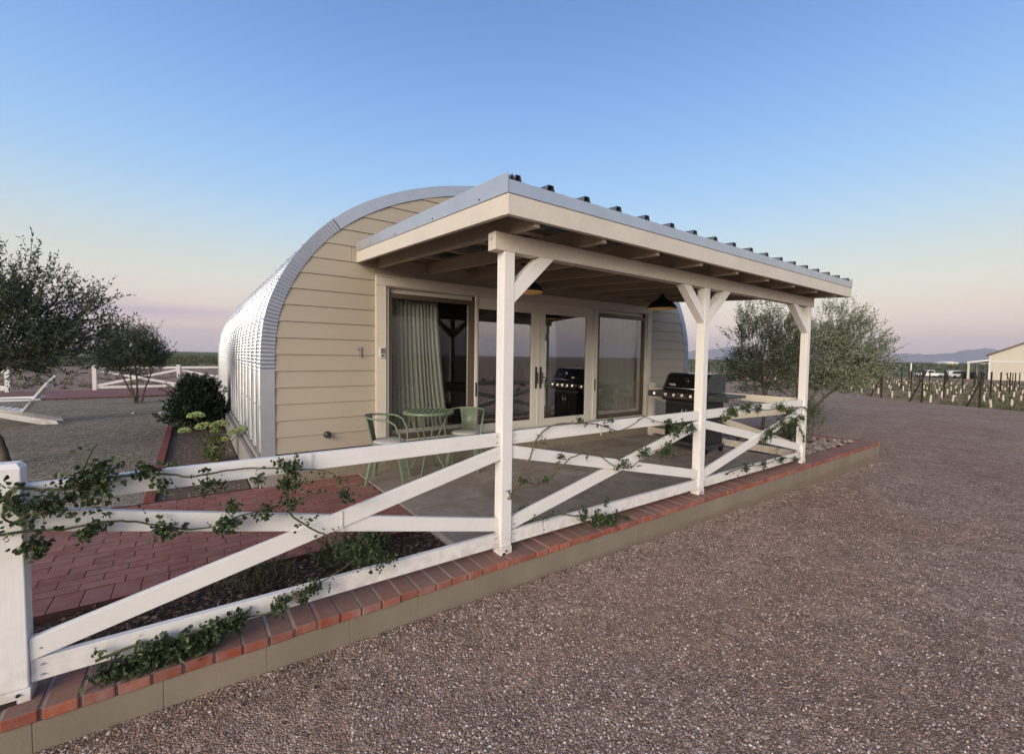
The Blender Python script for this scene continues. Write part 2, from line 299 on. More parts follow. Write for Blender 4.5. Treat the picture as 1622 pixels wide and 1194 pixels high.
# ------------------------------------------------------------------ mesh helpers
class MB:
    def __init__(s): s.v = []; s.f = []; s.sm = []
    def add(s, vs, fs, smooth=False):
        o = len(s.v); s.v += [tuple(x) for x in vs]; s.f += [tuple(i+o for i in f) for f in fs]; s.sm += [smooth]*len(fs)
    def box(s, a, b):
        (x0, y0, z0), (x1, y1, z1) = a, b
        s.add([(x0,y0,z0),(x1,y0,z0),(x1,y1,z0),(x0,y1,z0),(x0,y0,z1),(x1,y0,z1),(x1,y1,z1),(x0,y1,z1)],
              [(0,3,2,1),(4,5,6,7),(0,1,5,4),(1,2,6,5),(2,3,7,6),(3,0,4,7)])
    def hexa(s, vs):   # 8 verts in the box() order
        s.add(vs, [(0,3,2,1),(4,5,6,7),(0,1,5,4),(1,2,6,5),(2,3,7,6),(3,0,4,7)])
    def prism(s, poly, ax, a, b):   # poly: 2-D outline; extruded along axis ax
        n = len(poly)
        def P(q, t):
            return {0: (t, q[0], q[1]), 1: (q[0], t, q[1]), 2: (q[0], q[1], t)}[ax]
        vs = [P(q, a) for q in poly]+[P(q, b) for q in poly]
        s.add(vs, [tuple(range(n))[::-1], tuple(range(n, 2*n))]+[(i, (i+1) % n, n+(i+1) % n, n+i) for i in range(n)])
    def tube(s, pts, rad, n=6, cap=True):
        pts = [Vector(p) for p in pts]; rr = rad if isinstance(rad, (list, tuple)) else [rad]*len(pts)
        vs = []; d0 = (pts[1]-pts[0]).normalized(); a = d0.orthogonal().normalized()
        for i, p in enumerate(pts):
            d = (pts[min(i+1, len(pts)-1)]-pts[max(i-1, 0)])
            d = d.normalized() if d.length > 1e-9 else d0
            a = (a-d*a.dot(d)); a = a.normalized() if a.length > 1e-6 else d.orthogonal().normalized(); b = d.cross(a)
            vs += [p+(a*math.cos(2*math.pi*k/n)+b*math.sin(2*math.pi*k/n))*rr[i] for k in range(n)]
        fs = [(i*n+k, i*n+(k+1) % n, (i+1)*n+(k+1) % n, (i+1)*n+k) for i in range(len(pts)-1) for k in range(n)]
        s.add(vs, fs, True)
        if cap: s.add(vs[:n], [tuple(range(n))[::-1]]); s.add(vs[-n:], [tuple(range(n))])
    def lathe(s, prof, n=24, c=(0,0,0), close=False):   # prof: (r, z)
        vs = [(c[0]+r*math.cos(2*math.pi*k/n), c[1]+r*math.sin(2*math.pi*k/n), c[2]+z) for r, z in prof for k in range(n)]
        fs = [(i*n+k, i*n+(k+1) % n, (i+1)*n+(k+1) % n, (i+1)*n+k) for i in range(len(prof)-1) for k in range(n)]
        s.add(vs, fs, True)
    def cyl(s, p, q, r, n=16): s.tube([p, q], r, n)
    def build(s, name, mat, parent=None, bevel=0, kind=None):
        me = bpy.data.meshes.new(name); me.from_pydata(s.v, [], s.f); me.polygons.foreach_set('use_smooth', s.sm); me.update()
        if not isinstance(mat, (list, tuple)): mat = [mat]
        for m in mat: me.materials.append(m)
        return link(name, me, parent, bevel, kind)
def link(name, me, parent=None, bevel=0, kind=None):
    o = bpy.data.objects.new(name, me); COL.objects.link(o)
    if parent: o.parent = parent
    if kind: o['kind'] = kind
    if bevel:
        m = o.modifiers.new('bevel', 'BEVEL'); m.width = bevel; m.segments = 2; m.limit_method = 'ANGLE'; m.angle_limit = R(40)
    return o
def empty(name, loc, rz=0):
    o = bpy.data.objects.new(name, None); COL.objects.link(o); o.location = loc; o.rotation_euler = (0, 0, rz); o.empty_display_size = .1; return o
def tag(o, label, cat, group=None):
    o['label'] = label; o['category'] = cat
    if group: o['group'] = group
    return o
def struct(o, label=None):
    o['kind'] = 'structure'
    if label: o['label'] = label
    return o
def children(o): return [c for c in bpy.data.objects if c.parent == o]
def copy_tree(o, kids, loc, rz=0, label=None):
    r = o.copy(); COL.objects.link(r); r.location = loc; r.rotation_euler = (0, 0, rz)
    if label: r['label'] = label
    for ch, sub in kids:
        c = ch.copy(); COL.objects.link(c); c.parent = r
        for g in sub:
            d = g.copy(); COL.objects.link(d); d.parent = c
    return r
def tree_of(o): return [(c, children(c)) for c in children(o)]
def np_mesh(name, V, F, mats, smooth=False):
    """V (n,3); F (m,k) equal-sided faces."""
    me = bpy.data.meshes.new(name); V = np.asarray(V, np.float32); F = np.asarray(F, np.int32); k = F.shape[1]
    me.vertices.add(len(V)); me.vertices.foreach_set('co', V.ravel()); me.loops.add(F.size); me.loops.foreach_set('vertex_index', F.ravel())
    me.polygons.add(len(F)); me.polygons.foreach_set('loop_start', np.arange(0, F.size, k, dtype=np.int32)); me.polygons.foreach_set('loop_total', np.full(len(F), k, np.int32))
    me.polygons.foreach_set('use_smooth', np.full(len(F), smooth)); me.update(calc_edges=True); me.validate()
    for m in (mats if isinstance(mats, (list, tuple)) else [mats]): me.materials.append(m)
    return me
def unit(a): return a/np.maximum(np.linalg.norm(a, axis=-1, keepdims=True), 1e-9)
def leaf_arrays(P, D, Ln, Wd, kind='lance', fold=.25):
    """leaves at P pointing along D, lengths Ln, widths Wd; returns V, F(quads)"""
    n = len(P); D = unit(D); s = unit(np.cross(D, np.random.normal(size=(n, 3)))); u = np.cross(s, D)
    Ln = np.asarray(Ln).reshape(-1, 1)*np.ones((n, 1)); Wd = np.asarray(Wd).reshape(-1, 1)*np.ones((n, 1))
    if kind == 'lance':
        V = np.stack([P, P+D*Ln*.45+s*Wd*.5, P+D*Ln+u*Ln*-.08, P+D*Ln*.45-s*Wd*.5], 1).reshape(-1, 3)
        return V, (np.arange(n)[:, None]*4+np.arange(4))
    lift = u*Wd*fold
    V = np.stack([P, P+D*Ln*.28+s*Wd*.5+lift, P+D*Ln*.72+s*Wd*.42+lift, P+D*Ln, P+D*Ln*.72-s*Wd*.42+lift, P+D*Ln*.28-s*Wd*.5+lift], 1).reshape(-1, 3)
    b = np.arange(n)[:, None]*6
    return V, np.concatenate([b+np.array([0, 1, 2, 3]), b+np.array([0, 3, 4, 5])], 0)
ICO = None
def ico():
    global ICO
    if ICO is None:
        bm = bmesh.new(); bmesh.ops.create_icosphere(bm, subdivisions=1, radius=1)
        ICO = (np.array([v.co[:] for v in bm.verts]), np.array([[v.index for v in f.verts] for f in bm.faces])); bm.free()
    return ICO
def stones(P, size, squash=.6, rough=.25):
    v, f = ico(); n = len(P); k = len(v)
    a = np.random.rand(n)*2*np.pi; ca, sa = np.cos(a), np.sin(a)
    sc = np.asarray(size).reshape(-1, 1)*np.random.uniform(.65, 1.3, (n, 3)); sc[:, 2] *= squash
    V = v[None]*sc[:, None, :]*(1+np.random.uniform(-rough, rough, (n, k, 1)))
    X = V[..., 0]*ca[:, None]-V[..., 1]*sa[:, None]; Y = V[..., 0]*sa[:, None]+V[..., 1]*ca[:, None]
    V = np.stack([X, Y, V[..., 2]], -1)+P[:, None, :]
    F = f[None]+(np.arange(n)*k)[:, None, None]
    return V.reshape(-1, 3), F.reshape(-1, 3)

# ------------------------------------------------------------------ terrain
def sm(a, b, x): t = min(1, max(0, (x-a)/(b-a))); return t*t*(3-2*t)
def base_h(x, y):
    h = -.0151*min(max(x, -5), 150)
    wgt = sm(14, 19, y)*sm(16, 6, x)
    return h*(1-wgt)+.17*wgt
xs = sorted(set([-9000,-4000,-2000,-1000,-500,-250,-120,-80]+list(range(-60, 161, 2))+[200,250,300,400,600,1000,2000,4000,9500]))
ys = sorted(set([-9000,-4000,-2000,-1000,-500,-250,-120,-80]+list(range(-60, 161, 2))+[200,250,300,400,600,1000,2000,4000,9500]))
V = [(x, y, base_h(x, y)-.05+(.04*noise.noise(Vector((x*.13, y*.13, 0))) if abs(x) < 200 and abs(y) < 200 and (x > 42 or y > 22) else 0)) for y in ys for x in xs]
nx = len(xs); F = [(j*nx+i, j*nx+i+1, (j+1)*nx+i+1, (j+1)*nx+i) for j in range(len(ys)-1) for i in range(nx-1)]
ter = link('ground', np_mesh('ground', V, F, terrainm, True)); struct(ter, 'dry brown plain with scrub and far green crops')
def road_edge(y): return float(np.interp(y, [-60, -10, 0, 4.5, 8.2, 20, 60], [16, 21.5, 26, 28, 33, 44, 62]))
V = []; F = []; cols = 24; yy = [-60, -30, -15, -8, -4, -2, -1, 0]+[i*1.0 for i in range(1, 22)]+[24, 28, 34, 42, 50, 60]
for y in yy:
    for i in range(cols+1):
        t = i/cols; x = -14+(road_edge(y)+.35*noise.noise(Vector((y*.6, 0, 0)))+14)*t; V.append((x, y, base_h(x, y)))
F = [(j*(cols+1)+i, j*(cols+1)+i+1, (j+1)*(cols+1)+i+1, (j+1)*(cols+1)+i) for j in range(len(yy)-1) for i in range(cols)]
drv = link('gravel_driveway', np_mesh('gravel_driveway', V, F, gravel, True)); struct(drv, 'pinkish brown gravel driveway in front of the house')
# loose stones of the gravel, near the camera and along the wall
rng = np.random.default_rng(3)
n1 = 105000; dd = 1.0+8.5*rng.random(n1)**2.0; aa = YAW+rng.uniform(-.35, 1.12, n1)
X = CAM.x+dd*np.sin(aa); Y = CAM.y+dd*np.cos(aa); k = Y < -.015; X, Y = X[k], Y[k]
n2 = 5000; X = np.r_[X, rng.uniform(-2.5, 7.8, n2)]; Y = np.r_[Y, -.012-np.abs(rng.normal(0, .10, n2))]
Z = -.0151*np.maximum(X, -5)+.002
sv, sf = stones(np.stack([X, Y, Z], 1), rng.uniform(.0026, .0066, len(X)), .65)
st = link('loose_gravel', np_mesh('loose_gravel', sv, sf, stonem), kind='stuff'); tag(st, 'loose pinkish and white gravel stones scattered over the driveway', 'gravel')

n3 = 420; X = rng.uniform(-2.4, 7.6, n3); Y = -.02-np.abs(rng.normal(0, .16, n3)); Pq = np.stack([X, Y, -.0151*np.maximum(X, -5)+.006], 1); Dq = rng.normal(size=(n3, 3)); Dq[:, 2] *= .15
lv, lf = leaf_arrays(Pq, Dq, rng.uniform(.012, .035, n3), rng.uniform(.006, .014, n3), 'oval', .3)
o = link('leaf_litter', np_mesh('leaf_litter', lv, lf, chipm), kind='stuff'); tag(o, 'dry leaf litter gathered along the foot of the kerb wall', 'leaves')
# ------------------------------------------------------------------ kerb wall with brick cap
ZK, ZT = .158, .206
kw = empty('kerb_wall', (2, 0, 0)); tag(kw, 'low olive painted block wall capped with red bricks along the porch', 'wall')
KX0, KX1 = -4.0, 7.87
s0 = -2.374
x = s0-.406*4
while x < KX1-.05:
    a, b = max(x, KX0)+.0015, min(x+.406, KX1)-.0015
    if b > a+.02:
        m = MB(); m.box((a-2, 0, -.22), (b-2, .19, ZK)); m.build('block', blockp, kw, .002)
    x += .406
m = MB(); m.box((KX0-2, .002, -.2), (KX1-2.004, .18, ZK-.004)); m.build('mortar_core', blockp, kw)
m = MB(); m.box((KX0-2, .006, ZK+.0005), (KX1-2.006, .243, ZT-.0035)); m.build('mortar_bed', mortar, kw)
PB = .1143
x = -1.55-PB*21
while x < KX1:
    m = MB(); j = random.uniform(-.005, .005); t = random.uniform(-.002, .004); a = max(x, KX0)+.0055-2; b = min(x+PB, KX1)-.0055-2
    if b-a > .03:
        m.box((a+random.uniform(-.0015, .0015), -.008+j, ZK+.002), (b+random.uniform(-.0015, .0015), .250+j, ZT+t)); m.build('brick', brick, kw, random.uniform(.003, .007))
    x += PB
# the wall's return at its right end
rw = empty('wall_return', (7.87, .26, 0)); tag(rw, 'brick capped end wall closing the rock bed beside the driveway', 'wall')
m = MB(); m.box((-.19, .0, -.25), (-.003, 3.4, ZK-.003)); m.build('block_core', blockp, rw)
for i in range(29):
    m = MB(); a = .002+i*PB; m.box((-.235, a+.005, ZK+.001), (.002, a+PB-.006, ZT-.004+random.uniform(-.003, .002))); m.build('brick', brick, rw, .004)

# ------------------------------------------------------------------ patio, path, beds, yard
YF = 2.833
m = MB(); m.box((-.235, .252, -.15), (5.16, YF-.01, .196)); o = m.build('patio_slab', concrete, None, .008); struct(o, 'grey brown stained concrete porch floor')
m = MB(); m.box((-.26, .255, -.1), (-.2365, YF-.01, .199)); o = m.build('patio_edging', plain('pale_edging', (.42, .36, .30), .8), None, .002); struct(o)
m = MB(); m.box((-.95+.7, 1.30, .1961), (5.15, 1.304, .1965)); o = m.build('slab_joint', jointdark); struct(o)
m = MB(); m.box((-4.0, .252, -.1), (-.262, .905, .150)); o = m.build('planting_bed', mulchm, None); struct(o, 'narrow bark mulched bed between kerb and brick path')
n = 4200; P = np.stack([rng.uniform(-3.9, -.29, n), rng.uniform(.27, .89, n), np.full(n, .157)], 1); P[:, 2] += rng.uniform(0, .018, n)
D = rng.normal(size=(n, 3)); D[:, 2] *= .22; cv, cf = leaf_arrays(P, D, rng.uniform(.012, .05, n), rng.uniform(.006, .016, n), 'oval', .3)
o = link('bark_mulch', np_mesh('bark_mulch', cv, cf, chipm), kind='stuff'); tag(o, 'shredded brown bark mulch in the bed behind the rail fence', 'mulch')
# brick path
path = empty('brick_path', (-2, 2, 0)); struct(path, 'red brick path beside the concrete porch')
m = MB(); m.box((-1.9, -1.09, -.1), (1.735, .885, .1930)); m.build('joint_sand', jointdark, path)
def paver_at(x0, y0, x1, y1):
    g = .0018; gy = .0056; t = random.uniform(-.0010, .0018); m = MB(); dx = random.uniform(-.001, .001)
    m.box((x0+g+2+dx, y0+gy-2, .168), (x1-g+2+dx, y1-gy-2, .196+t)); return m.build('paver', paver, path, .003)
x = -3.3
while x < -.29: paver_at(x, .905, min(x+.132, -.264), 1.125); x += .132
row = 0; y = 1.128
while y < 2.82:
    x = -3.15-(0.0 if row % 2 else .105)+random.uniform(-.012, .012)
    while x < -.29:
        a, b = max(x, -3.3), min(x+.212, -.264)
        if b-a > .03: paver_at(a, y, b, min(y+.101, 2.88))
        x += .212
    y += .101; row += 1
# yard gravel to the left and behind
YZ = .185
def yard_part(x0, x1, y0, y1, name):
    nx_, ny_ = max(2, int((x1-x0)/.8)), max(2, int((y1-y0)/.8)); V = []; 
    for j in range(ny_+1):
        for i in range(nx_+1):
            xx, yy_ = x0+(x1-x0)*i/nx_, y0+(y1-y0)*j/ny_; V.append((xx, yy_, YZ+.012*noise.noise(Vector((xx*.7, yy_*.7, 2)))))
    F = [(j*(nx_+1)+i, j*(nx_+1)+i+1, (j+1)*(nx_+1)+i+1, (j+1)*(nx_+1)+i) for j in range(ny_) for i in range(nx_)]
    o = link(name, np_mesh(name, V, F, ygravel, True)); struct(o); return o
o = yard_part(-30, -2.24, 2.885, 15.45, 'yard_gravel'); o['label'] = 'grey brown gravel yard left of the house'
yard_part(-30, -3.92, .25, 2.882, 'yard_gravel')
yard_part(-1.0, 8.0, 12.2, 15.45, 'yard_gravel')
m = MB(); m.box((-30, .1, -.2), (-4.02, .246, .2)); o = m.build('yard_kerb', blockp); struct(o)
n = 14000; P = np.stack([rng.uniform(-6, -2.3, n), 2.95+7*rng.random(n)**1.5, np.full(n, YZ+.002)], 1)
sv, sf = stones(P, rng.uniform(.004, .009, n), .6); o = link('loose_yard_gravel', np_mesh('loose_yard_gravel', sv, sf, ystonem), kind='stuff'); tag(o, 'grey yard gravel between path, planting bed and white lounge chair', 'gravel')
# planting bed along the house, red edging
m = MB(); m.box((-2.15, 2.885, -.1), (-1.36, 11.6, .172)); o = m.build('side_bed', soil, None); struct(o, 'bare brown soil bed along the metal house wall')
n = 900; P = np.stack([rng.uniform(-2.13, -1.38, n), 2.92+4*rng.random(n)**1.3, np.full(n, .172)], 1)
sv, sf = stones(P, rng.uniform(.003, .012, n), .6); o = link('bed_litter', np_mesh('bed_litter', sv, sf, ystonem), kind='stuff'); tag(o, 'small clods and pebbles on the soil bed beside the house', 'pebbles')
ed = empty('bed_edging', (-2.19, 3, 0)); tag(ed, 'red brick edging between the gravel yard and soil bed', 'edging')
y = -.115
i = 0
while y < 5.4:
    m = MB(); m.box((-.045, y+.004, .08), (.04, y+.19, .215+random.uniform(-.003, .003))); m.build('edging_brick', brick_edge if i else globals().setdefault('brick_edge', brick_mat('edging_brick_red', [(.20, .055, .045), (.24, .07, .055)], amt=.15)), ed, .004); y += .197; i += 1
m = MB(); m.box((-30, 15.45, 0), (8, 19.2, .205)); 
def strip_mat():
    b = NB('far_path_brick', .85, .2); t = b.new('ShaderNodeTexBrick'); b.l.new(b.tc('Object'), t.inputs[0]); t.inputs['Color1'].default_value = (.25, .105, .09, 1); t.inputs['Color2'].default_value = (.20, .085, .075, 1)
    t.inputs['Mortar'].default_value = (.15, .08, .07, 1); t.inputs['Scale'].default_value = 4.5; t.inputs['Mortar Size'].default_value = .012
    b.color(b.mix(b.math('MULTIPLY', b.noise(1.2, 4), .5), t.outputs[0], (.23, .13, .115))); return b.m
o = m.build('far_brick_path', strip_mat()); struct(o, 'red brick path running past the white fence behind the yard')
m = MB(); m.box((-30, 15.38, 0), (8, 15.45, .235)); o = m.build('path_kerb', brick_mat('path_kerb_brick', [(.085, .038, .032), (.10, .045, .038)])); struct(o)

# ------------------------------------------------------------------ quonset house
CX = 2.58
OUT = [(-.11, .5), (-.112, .9), (-.11, 1.35), (-.10, 1.72), (-.055, 2.05), (.06, 2.37), (.24, 2.69), (.50, 3.01), (.85, 3.30), (1.32, 3.56), (1.86, 3.76), (2.45, 3.90), (3.08, 3.985), (3.73, 4.01)]
def dense(pts, step):
    P = [Vector((a, b)) for a, b in pts]; P = [P[0]*2-P[1]]+P+[Vector((2*3.73-P[-2].x, P[-2].y))]; out = []
    for i in range(1, len(P)-2):
        n = 12
        for k in range(n):
            t = k/n; a, b, c, d = P[i-1], P[i], P[i+1], P[i+2]
            out.append(.5*((2*b)+(c-a)*t+(2*a-5*b+4*c-d)*t*t+(3*b-a-3*c+d)*t**3))
    out.append(P[-2]); L_ = [0]
    for a, b in zip(out, out[1:]): L_.append(L_[-1]+(b-a).length)
    n = int(L_[-1]/step); s_ = np.linspace(0, L_[-1], n+1)
    xs_ = np.interp(s_, L_, [p.x for p in out]); zs_ = np.interp(s_, L_, [p.y for p in out])
    return np.stack([xs_, zs_], 1), s_
HW = 3.73
half, hs = dense(OUT, .021)
left = np.stack([CX-HW+half[:, 0], half[:, 1]], 1); right = np.stack([CX+HW-half[::-1, 0], half[::-1, 1]], 1)
prof = np.concatenate([left, right[1:]], 0)     # full arch, outer
tan = unit(np.gradient(prof, axis=0)); nrm = np.stack([-tan[:, 1], tan[:, 0]], 1)     # points outward (up-left)
nrm *= np.sign((nrm*(prof-np.array([CX, 1.5]))).sum(1))[:, None]
house = empty('quonset_house', (CX, YF, .2)); tag(house, 'tan fronted arched house with a ribbed galvanised metal shell', 'house')
HO = Vector((CX, YF, .2))
def hp(x, y, z): return (x-HO.x, y-HO.y, z-HO.z)
# shell: cross ribs along y and crimps round the bend
per = .47; ysl = []
yb = YF+.005
while yb < 11.9:
    for dy, dp in ((0, 0), (.14, 0), (.185, -.075), (.285, -.075), (.33, 0), (.39, 0), (.40, .010), (.415, .010), (.425, 0)): ysl.append((yb+dy, dp))
    yb += per
ysl.append((yb, 0)); NP = len(prof)
V = np.zeros((len(ysl), NP, 3)); crimpz = np.clip((prof[:, 1]-1.36)/.12, 0, 1)
saw = np.where(np.arange(NP) % 2 == 0, .0019, -.0019)*crimpz
for j, (yy_, dp) in enumerate(ysl):
    off = dp+saw*(1.0 if dp > -.05 else .6)-.012
    q = prof+nrm*off[:, None]; V[j, :, 0] = q[:, 0]-HO.x; V[j, :, 1] = yy_-HO.y; V[j, :, 2] = q[:, 1]-HO.z
idx = np.arange(len(ysl)*NP).reshape(len(ysl), NP)
F = np.stack([idx[:-1, :-1], idx[1:, :-1], idx[1:, 1:], idx[:-1, 1:]], -1).reshape(-1, 4)
shell = link('metal_shell', np_mesh('metal_shell', V.reshape(-1, 3), F, galv, False), house)
sv2 = [];
m = MB()
for j in range(0, 19):
    for q in range(4, NP-4, 22):
        c = prof[q]+nrm[q]*.002; yy_ = YF+.05+per*j; m.cyl(hp(c[0], yy_, c[1]), hp(c[0]+nrm[q][0]*.012, yy_, c[1]+nrm[q][1]*.012), .010, 6)
m.build('shell_bolt', trimmetal, shell)
# end wall at the back
m = MB(); m.prism([(a-HO.x, b-HO.z) for a, b in prof[::6]], 1, 11.85-YF, 11.9-YF); m.build('rear_wall', siding, house)
# gable trim: crimped strip between the boards and the shell, wrapped over the edge
WT = .125; inner = prof-nrm*WT
def strip(i0, i1, crimp, name, mat, y0=-.020):
    m = MB(); vs = []
    for i in range(i0, i1+1):
        d = (.006 if i % 2 else -.004) if crimp else 0
        o_, n_ = prof[i]+nrm[i]*.004, inner[i]
        vs += [hp(n_[0], YF+y0+.012, n_[1]), hp(n_[0], YF+y0+d, n_[1]), hp(o_[0], YF+y0+d, o_[1]), hp(o_[0], YF+.05, o_[1])]
    fs = [(4*k+c, 4*k+c+1, 4*k+c+5, 4*k+c+4) for k in range(i1-i0) for c in range(3)]
    m.add(vs, fs); return m.build(name, mat, house)
zs = prof[:, 1]; iz = lambda z: int(np.argmax(zs > z)); ia, ib = iz(1.42), iz(3.12); nP = NP-1
strip(0, ia, False, 'gable_trim', trimmetal, -.024); strip(ia, ib, True, 'crimped_trim', trimmetal, -.022)
im = iz(3.62)
strip(ib, im, False, 'gable_trim', trimmetal, -.024); strip(im, nP-ib, False, 'gable_trim', trimmetal, -.022)
strip(nP-ib, nP-ia, True, 'crimped_trim', trimmetal, -.022); strip(nP-ia, nP, False, 'gable_trim', trimmetal, -.024)
# siding boards
def insetx(z): 
    k = np.argsort(inner[:NP//2, 1]); return float(np.interp(z, inner[:NP//2, 1][k], inner[:NP//2, 0][k]))
DX0, DX1, DZ1 = -.06, 5.172, 2.545
EX = .1785
zb = .535; zrows = [zb+EX*i for i in range(0, 21)]
def board(z0, z1, xa, xb, la, ra):
    """la / ra: follow the arch on that side"""
    zz = np.linspace(z0, z1, 5); zmax = 3.885; zz = np.minimum(zz, zmax)
    Lp = [(max(xa, insetx(z)+.0) if la else xa, z) for z in zz]; Rp = [(min(xb, 2*CX-insetx(z)) if ra else xb, z) for z in zz]
    m = MB(); vs = []
    for (xl, z), (xr, _) in zip(Lp, Rp):
        if xr < xl+.01: xr = xl+.01
        yo = -.017+.012*(z-z0)/EX
        vs += [hp(xl, YF+yo, z), hp(xr, YF+yo, z), hp(xr, YF+.012, z), hp(xl, YF+.012, z)]
    fs = [(3, 2, 1, 0), (16, 17, 18, 19)]
    for k in range(4):
        a = 4*k; fs += [(a, a+1, a+5, a+4), (a+1, a+2, a+6, a+5), (a+2, a+3, a+7, a+6), (a+3, a, a+4, a+7)]
    m.add(vs, fs); m.build('siding_board', siding, house)
joints = {17: 1.55, 18: .6, 16: .15}
for i, z in enumerate(zrows):
    z1 = z+EX-.002
    if z > 3.86: break
    if z1 <= DZ1+.03:
        board(z, z1, -9, DX0-.003, True, False); board(z, z1, DX1+.003, 99, False, True)
    elif z < DZ1:
        board(z, z1, -9, DX0-.003, True, False); board(z, z1, DX1+.003, 99, False, True); board(DZ1+.003, z1, DX0, DX1, False, False)
    else:
        jx = -.33 if i % 2 == 0 and z < 2.9 else None
        if jx: board(z, z1, -9, jx-.002, True, False); board(z, z1, jx+.002, 99, False, True)
        else: board(z, z1, -9, 99, True, True)
# slab / foundation
m = MB(); m.box(hp(-1.335, YF-.004, -.1), hp(DX0-.2, 11.95, .50)); 
FP = [(-1.285, YF-.008), (6.45, YF-.008), (6.45, 12.0), (-1.285, 12.0)]
m = MB(); m.prism([(a-HO.x, b-HO.y) for a, b in FP], 2, -.3, .505-HO.z); m.build('foundation', footing, house, .01)
m = MB(); m.box(hp(-1.345, YF+.05, .05), hp(-1.29, 12.0, .46)); m.build('footing_ledge', footing, house, .01)
m = MB(); m.box(hp(-1.12, YF-.0105, .2), hp(6.3, YF-.0085, .500)); m.build('foundation_face', plain('painted_foundation', (.27, .225, .165), .8), house)
# lap under door
m = MB(); m.box(hp(DX0, YF-.06, .500), hp(DX1, YF-.012, .532)); m.build('door_sill', bronze, house, .003)
# interior room
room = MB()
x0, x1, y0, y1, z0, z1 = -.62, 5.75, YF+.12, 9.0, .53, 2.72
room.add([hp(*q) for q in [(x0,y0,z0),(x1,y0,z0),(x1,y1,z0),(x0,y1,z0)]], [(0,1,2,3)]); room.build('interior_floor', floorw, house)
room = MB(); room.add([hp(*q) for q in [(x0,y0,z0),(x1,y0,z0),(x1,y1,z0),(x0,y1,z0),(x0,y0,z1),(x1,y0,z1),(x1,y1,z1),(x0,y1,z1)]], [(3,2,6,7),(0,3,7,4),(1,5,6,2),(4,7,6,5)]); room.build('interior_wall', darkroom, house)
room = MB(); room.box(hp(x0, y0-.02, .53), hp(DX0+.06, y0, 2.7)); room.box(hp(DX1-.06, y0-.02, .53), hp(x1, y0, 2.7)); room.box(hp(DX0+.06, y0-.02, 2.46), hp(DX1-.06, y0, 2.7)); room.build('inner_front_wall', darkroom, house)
# door trim boards
def trimb(a, b, name='door_trim'): m = MB(); m.box(hp(*a), hp(*b)); return m.build(name, creamtrim, house, .003)
trimb((DX0, YF-.045, .532), (DX0+.125, YF+.0, DZ1-.105)); trimb((DX1-.115, YF-.045, .532), (DX1, YF+.0, DZ1-.105)); trimb((DX0, YF-.047, DZ1-.103), (DX1, YF+.0, DZ1))
m = MB(); m.box(hp(DX0, YF-.06, DZ1+.001), hp(DX1, YF-.02, DZ1+.018)); m.build('drip_cap', creamtrim, house)
# door panels
def panel(xa, xb, fl, fr, ft, fb, gm, fm, yo, name='door_panel', z0=.555, z1=2.43):
    f = MB(); f.box(hp(xa, YF+yo, z0), hp(xa+fl, YF+yo+.045, z1)); f.box(hp(xb-fr, YF+yo, z0), hp(xb, YF+yo+.045, z1))
    f.box(hp(xa+fl, YF+yo+.001, z1-ft), hp(xb-fr, YF+yo+.044, z1)); f.box(hp(xa+fl, YF+yo+.001, z0), hp(xb-fr, YF+yo+.044, z0+fb)); o = f.build(name, fm, house, .003)
    g = MB(); g.box(hp(xa+fl-.005, YF+yo+.018, z0+fb-.005), hp(xb-fr+.005, YF+yo+.024, z1-ft+.005)); g.build('glass', gm, o)
    return o
XA, XB, XC, XD = .068, 1.345, 2.467, 3.70
m = MB(); m.box(hp(.0665, YF-.012, .534), hp(XD+1.355, YF+.09, .553)); m.build('door_track', vinyl, house)
m = MB(); m.box(hp(.0665, YF-.02, 2.432), hp(DX1-.117, YF+.09, 2.4415)); m.build('head_track', vinyl, house)
m = MB(); m.box(hp(.0665, YF-.018, .555), hp(.108, YF-.002, 2.43)); m.box(hp(5.018, YF-.018, .555), hp(5.055, YF-.002, 2.43)); m.build('jamb', vinyl, house, .002)
p1 = panel(XA, XB-.03, .085, .06, .10, .12, glassc, vinyl, .045)
s1 = panel(.110, 1.325, .045, .075, .06, .07, screeng, bronze, -.002, 'screen_panel', .556, 2.37)
p2 = panel(XB, XC-.003, .05, .125, .16, .10, glass, vinyl, 0)
p3 = panel(XC+.003, XD-.0, .135, .20, .155, .10, glass, vinyl, 0)
p4 = panel(XD+.03, 5.015, .06, .085, .10, .12, glassc, vinyl, .045)
s2 = panel(XD+.055, 5.012, .06, .045, .06, .07, screeng, bronze, -.002, 'screen_panel', .556, 2.37)
m = MB(); m.box(hp(1.326, YF-.02, .556), hp(1.368, YF-.003, 2.43)); m.box(hp(3.66, YF-.02, .556), hp(3.752, YF-.003, 2.43)); m.box(hp(XC-.014, YF-.008, .556), hp(XC+.014, YF-.001, 2.43)); m.build('mullion', vinyl, house, .003)
for xx, pp in ((2.425, p2), (2.515, p3)):
    h_ = MB(); h_.box(hp(xx-.014, YF-.012, 1.13), hp(xx+.014, YF-.0005, 1.46)); h_.tube([hp(xx, YF-.012, 1.20), hp(xx, YF-.05, 1.22), hp(xx, YF-.05, 1.36), hp(xx, YF-.012, 1.38)], .009, 8); h_.build('handle', blackm, pp)
h_ = MB(); h_.tube([hp(2.53, YF-.04, 1.30), hp(2.585, YF-.045, 1.30), hp(2.59, YF-.045, 1.19)], .008, 8); h_.build('lever', blackm, p3)
for xx in (1.348, 3.70):
    h_ = MB(); h_.box(hp(xx-.012, YF-.0255, 1.05), hp(xx+.012, YF-.0203, 1.25)); h_.build('pull', blackm, house)
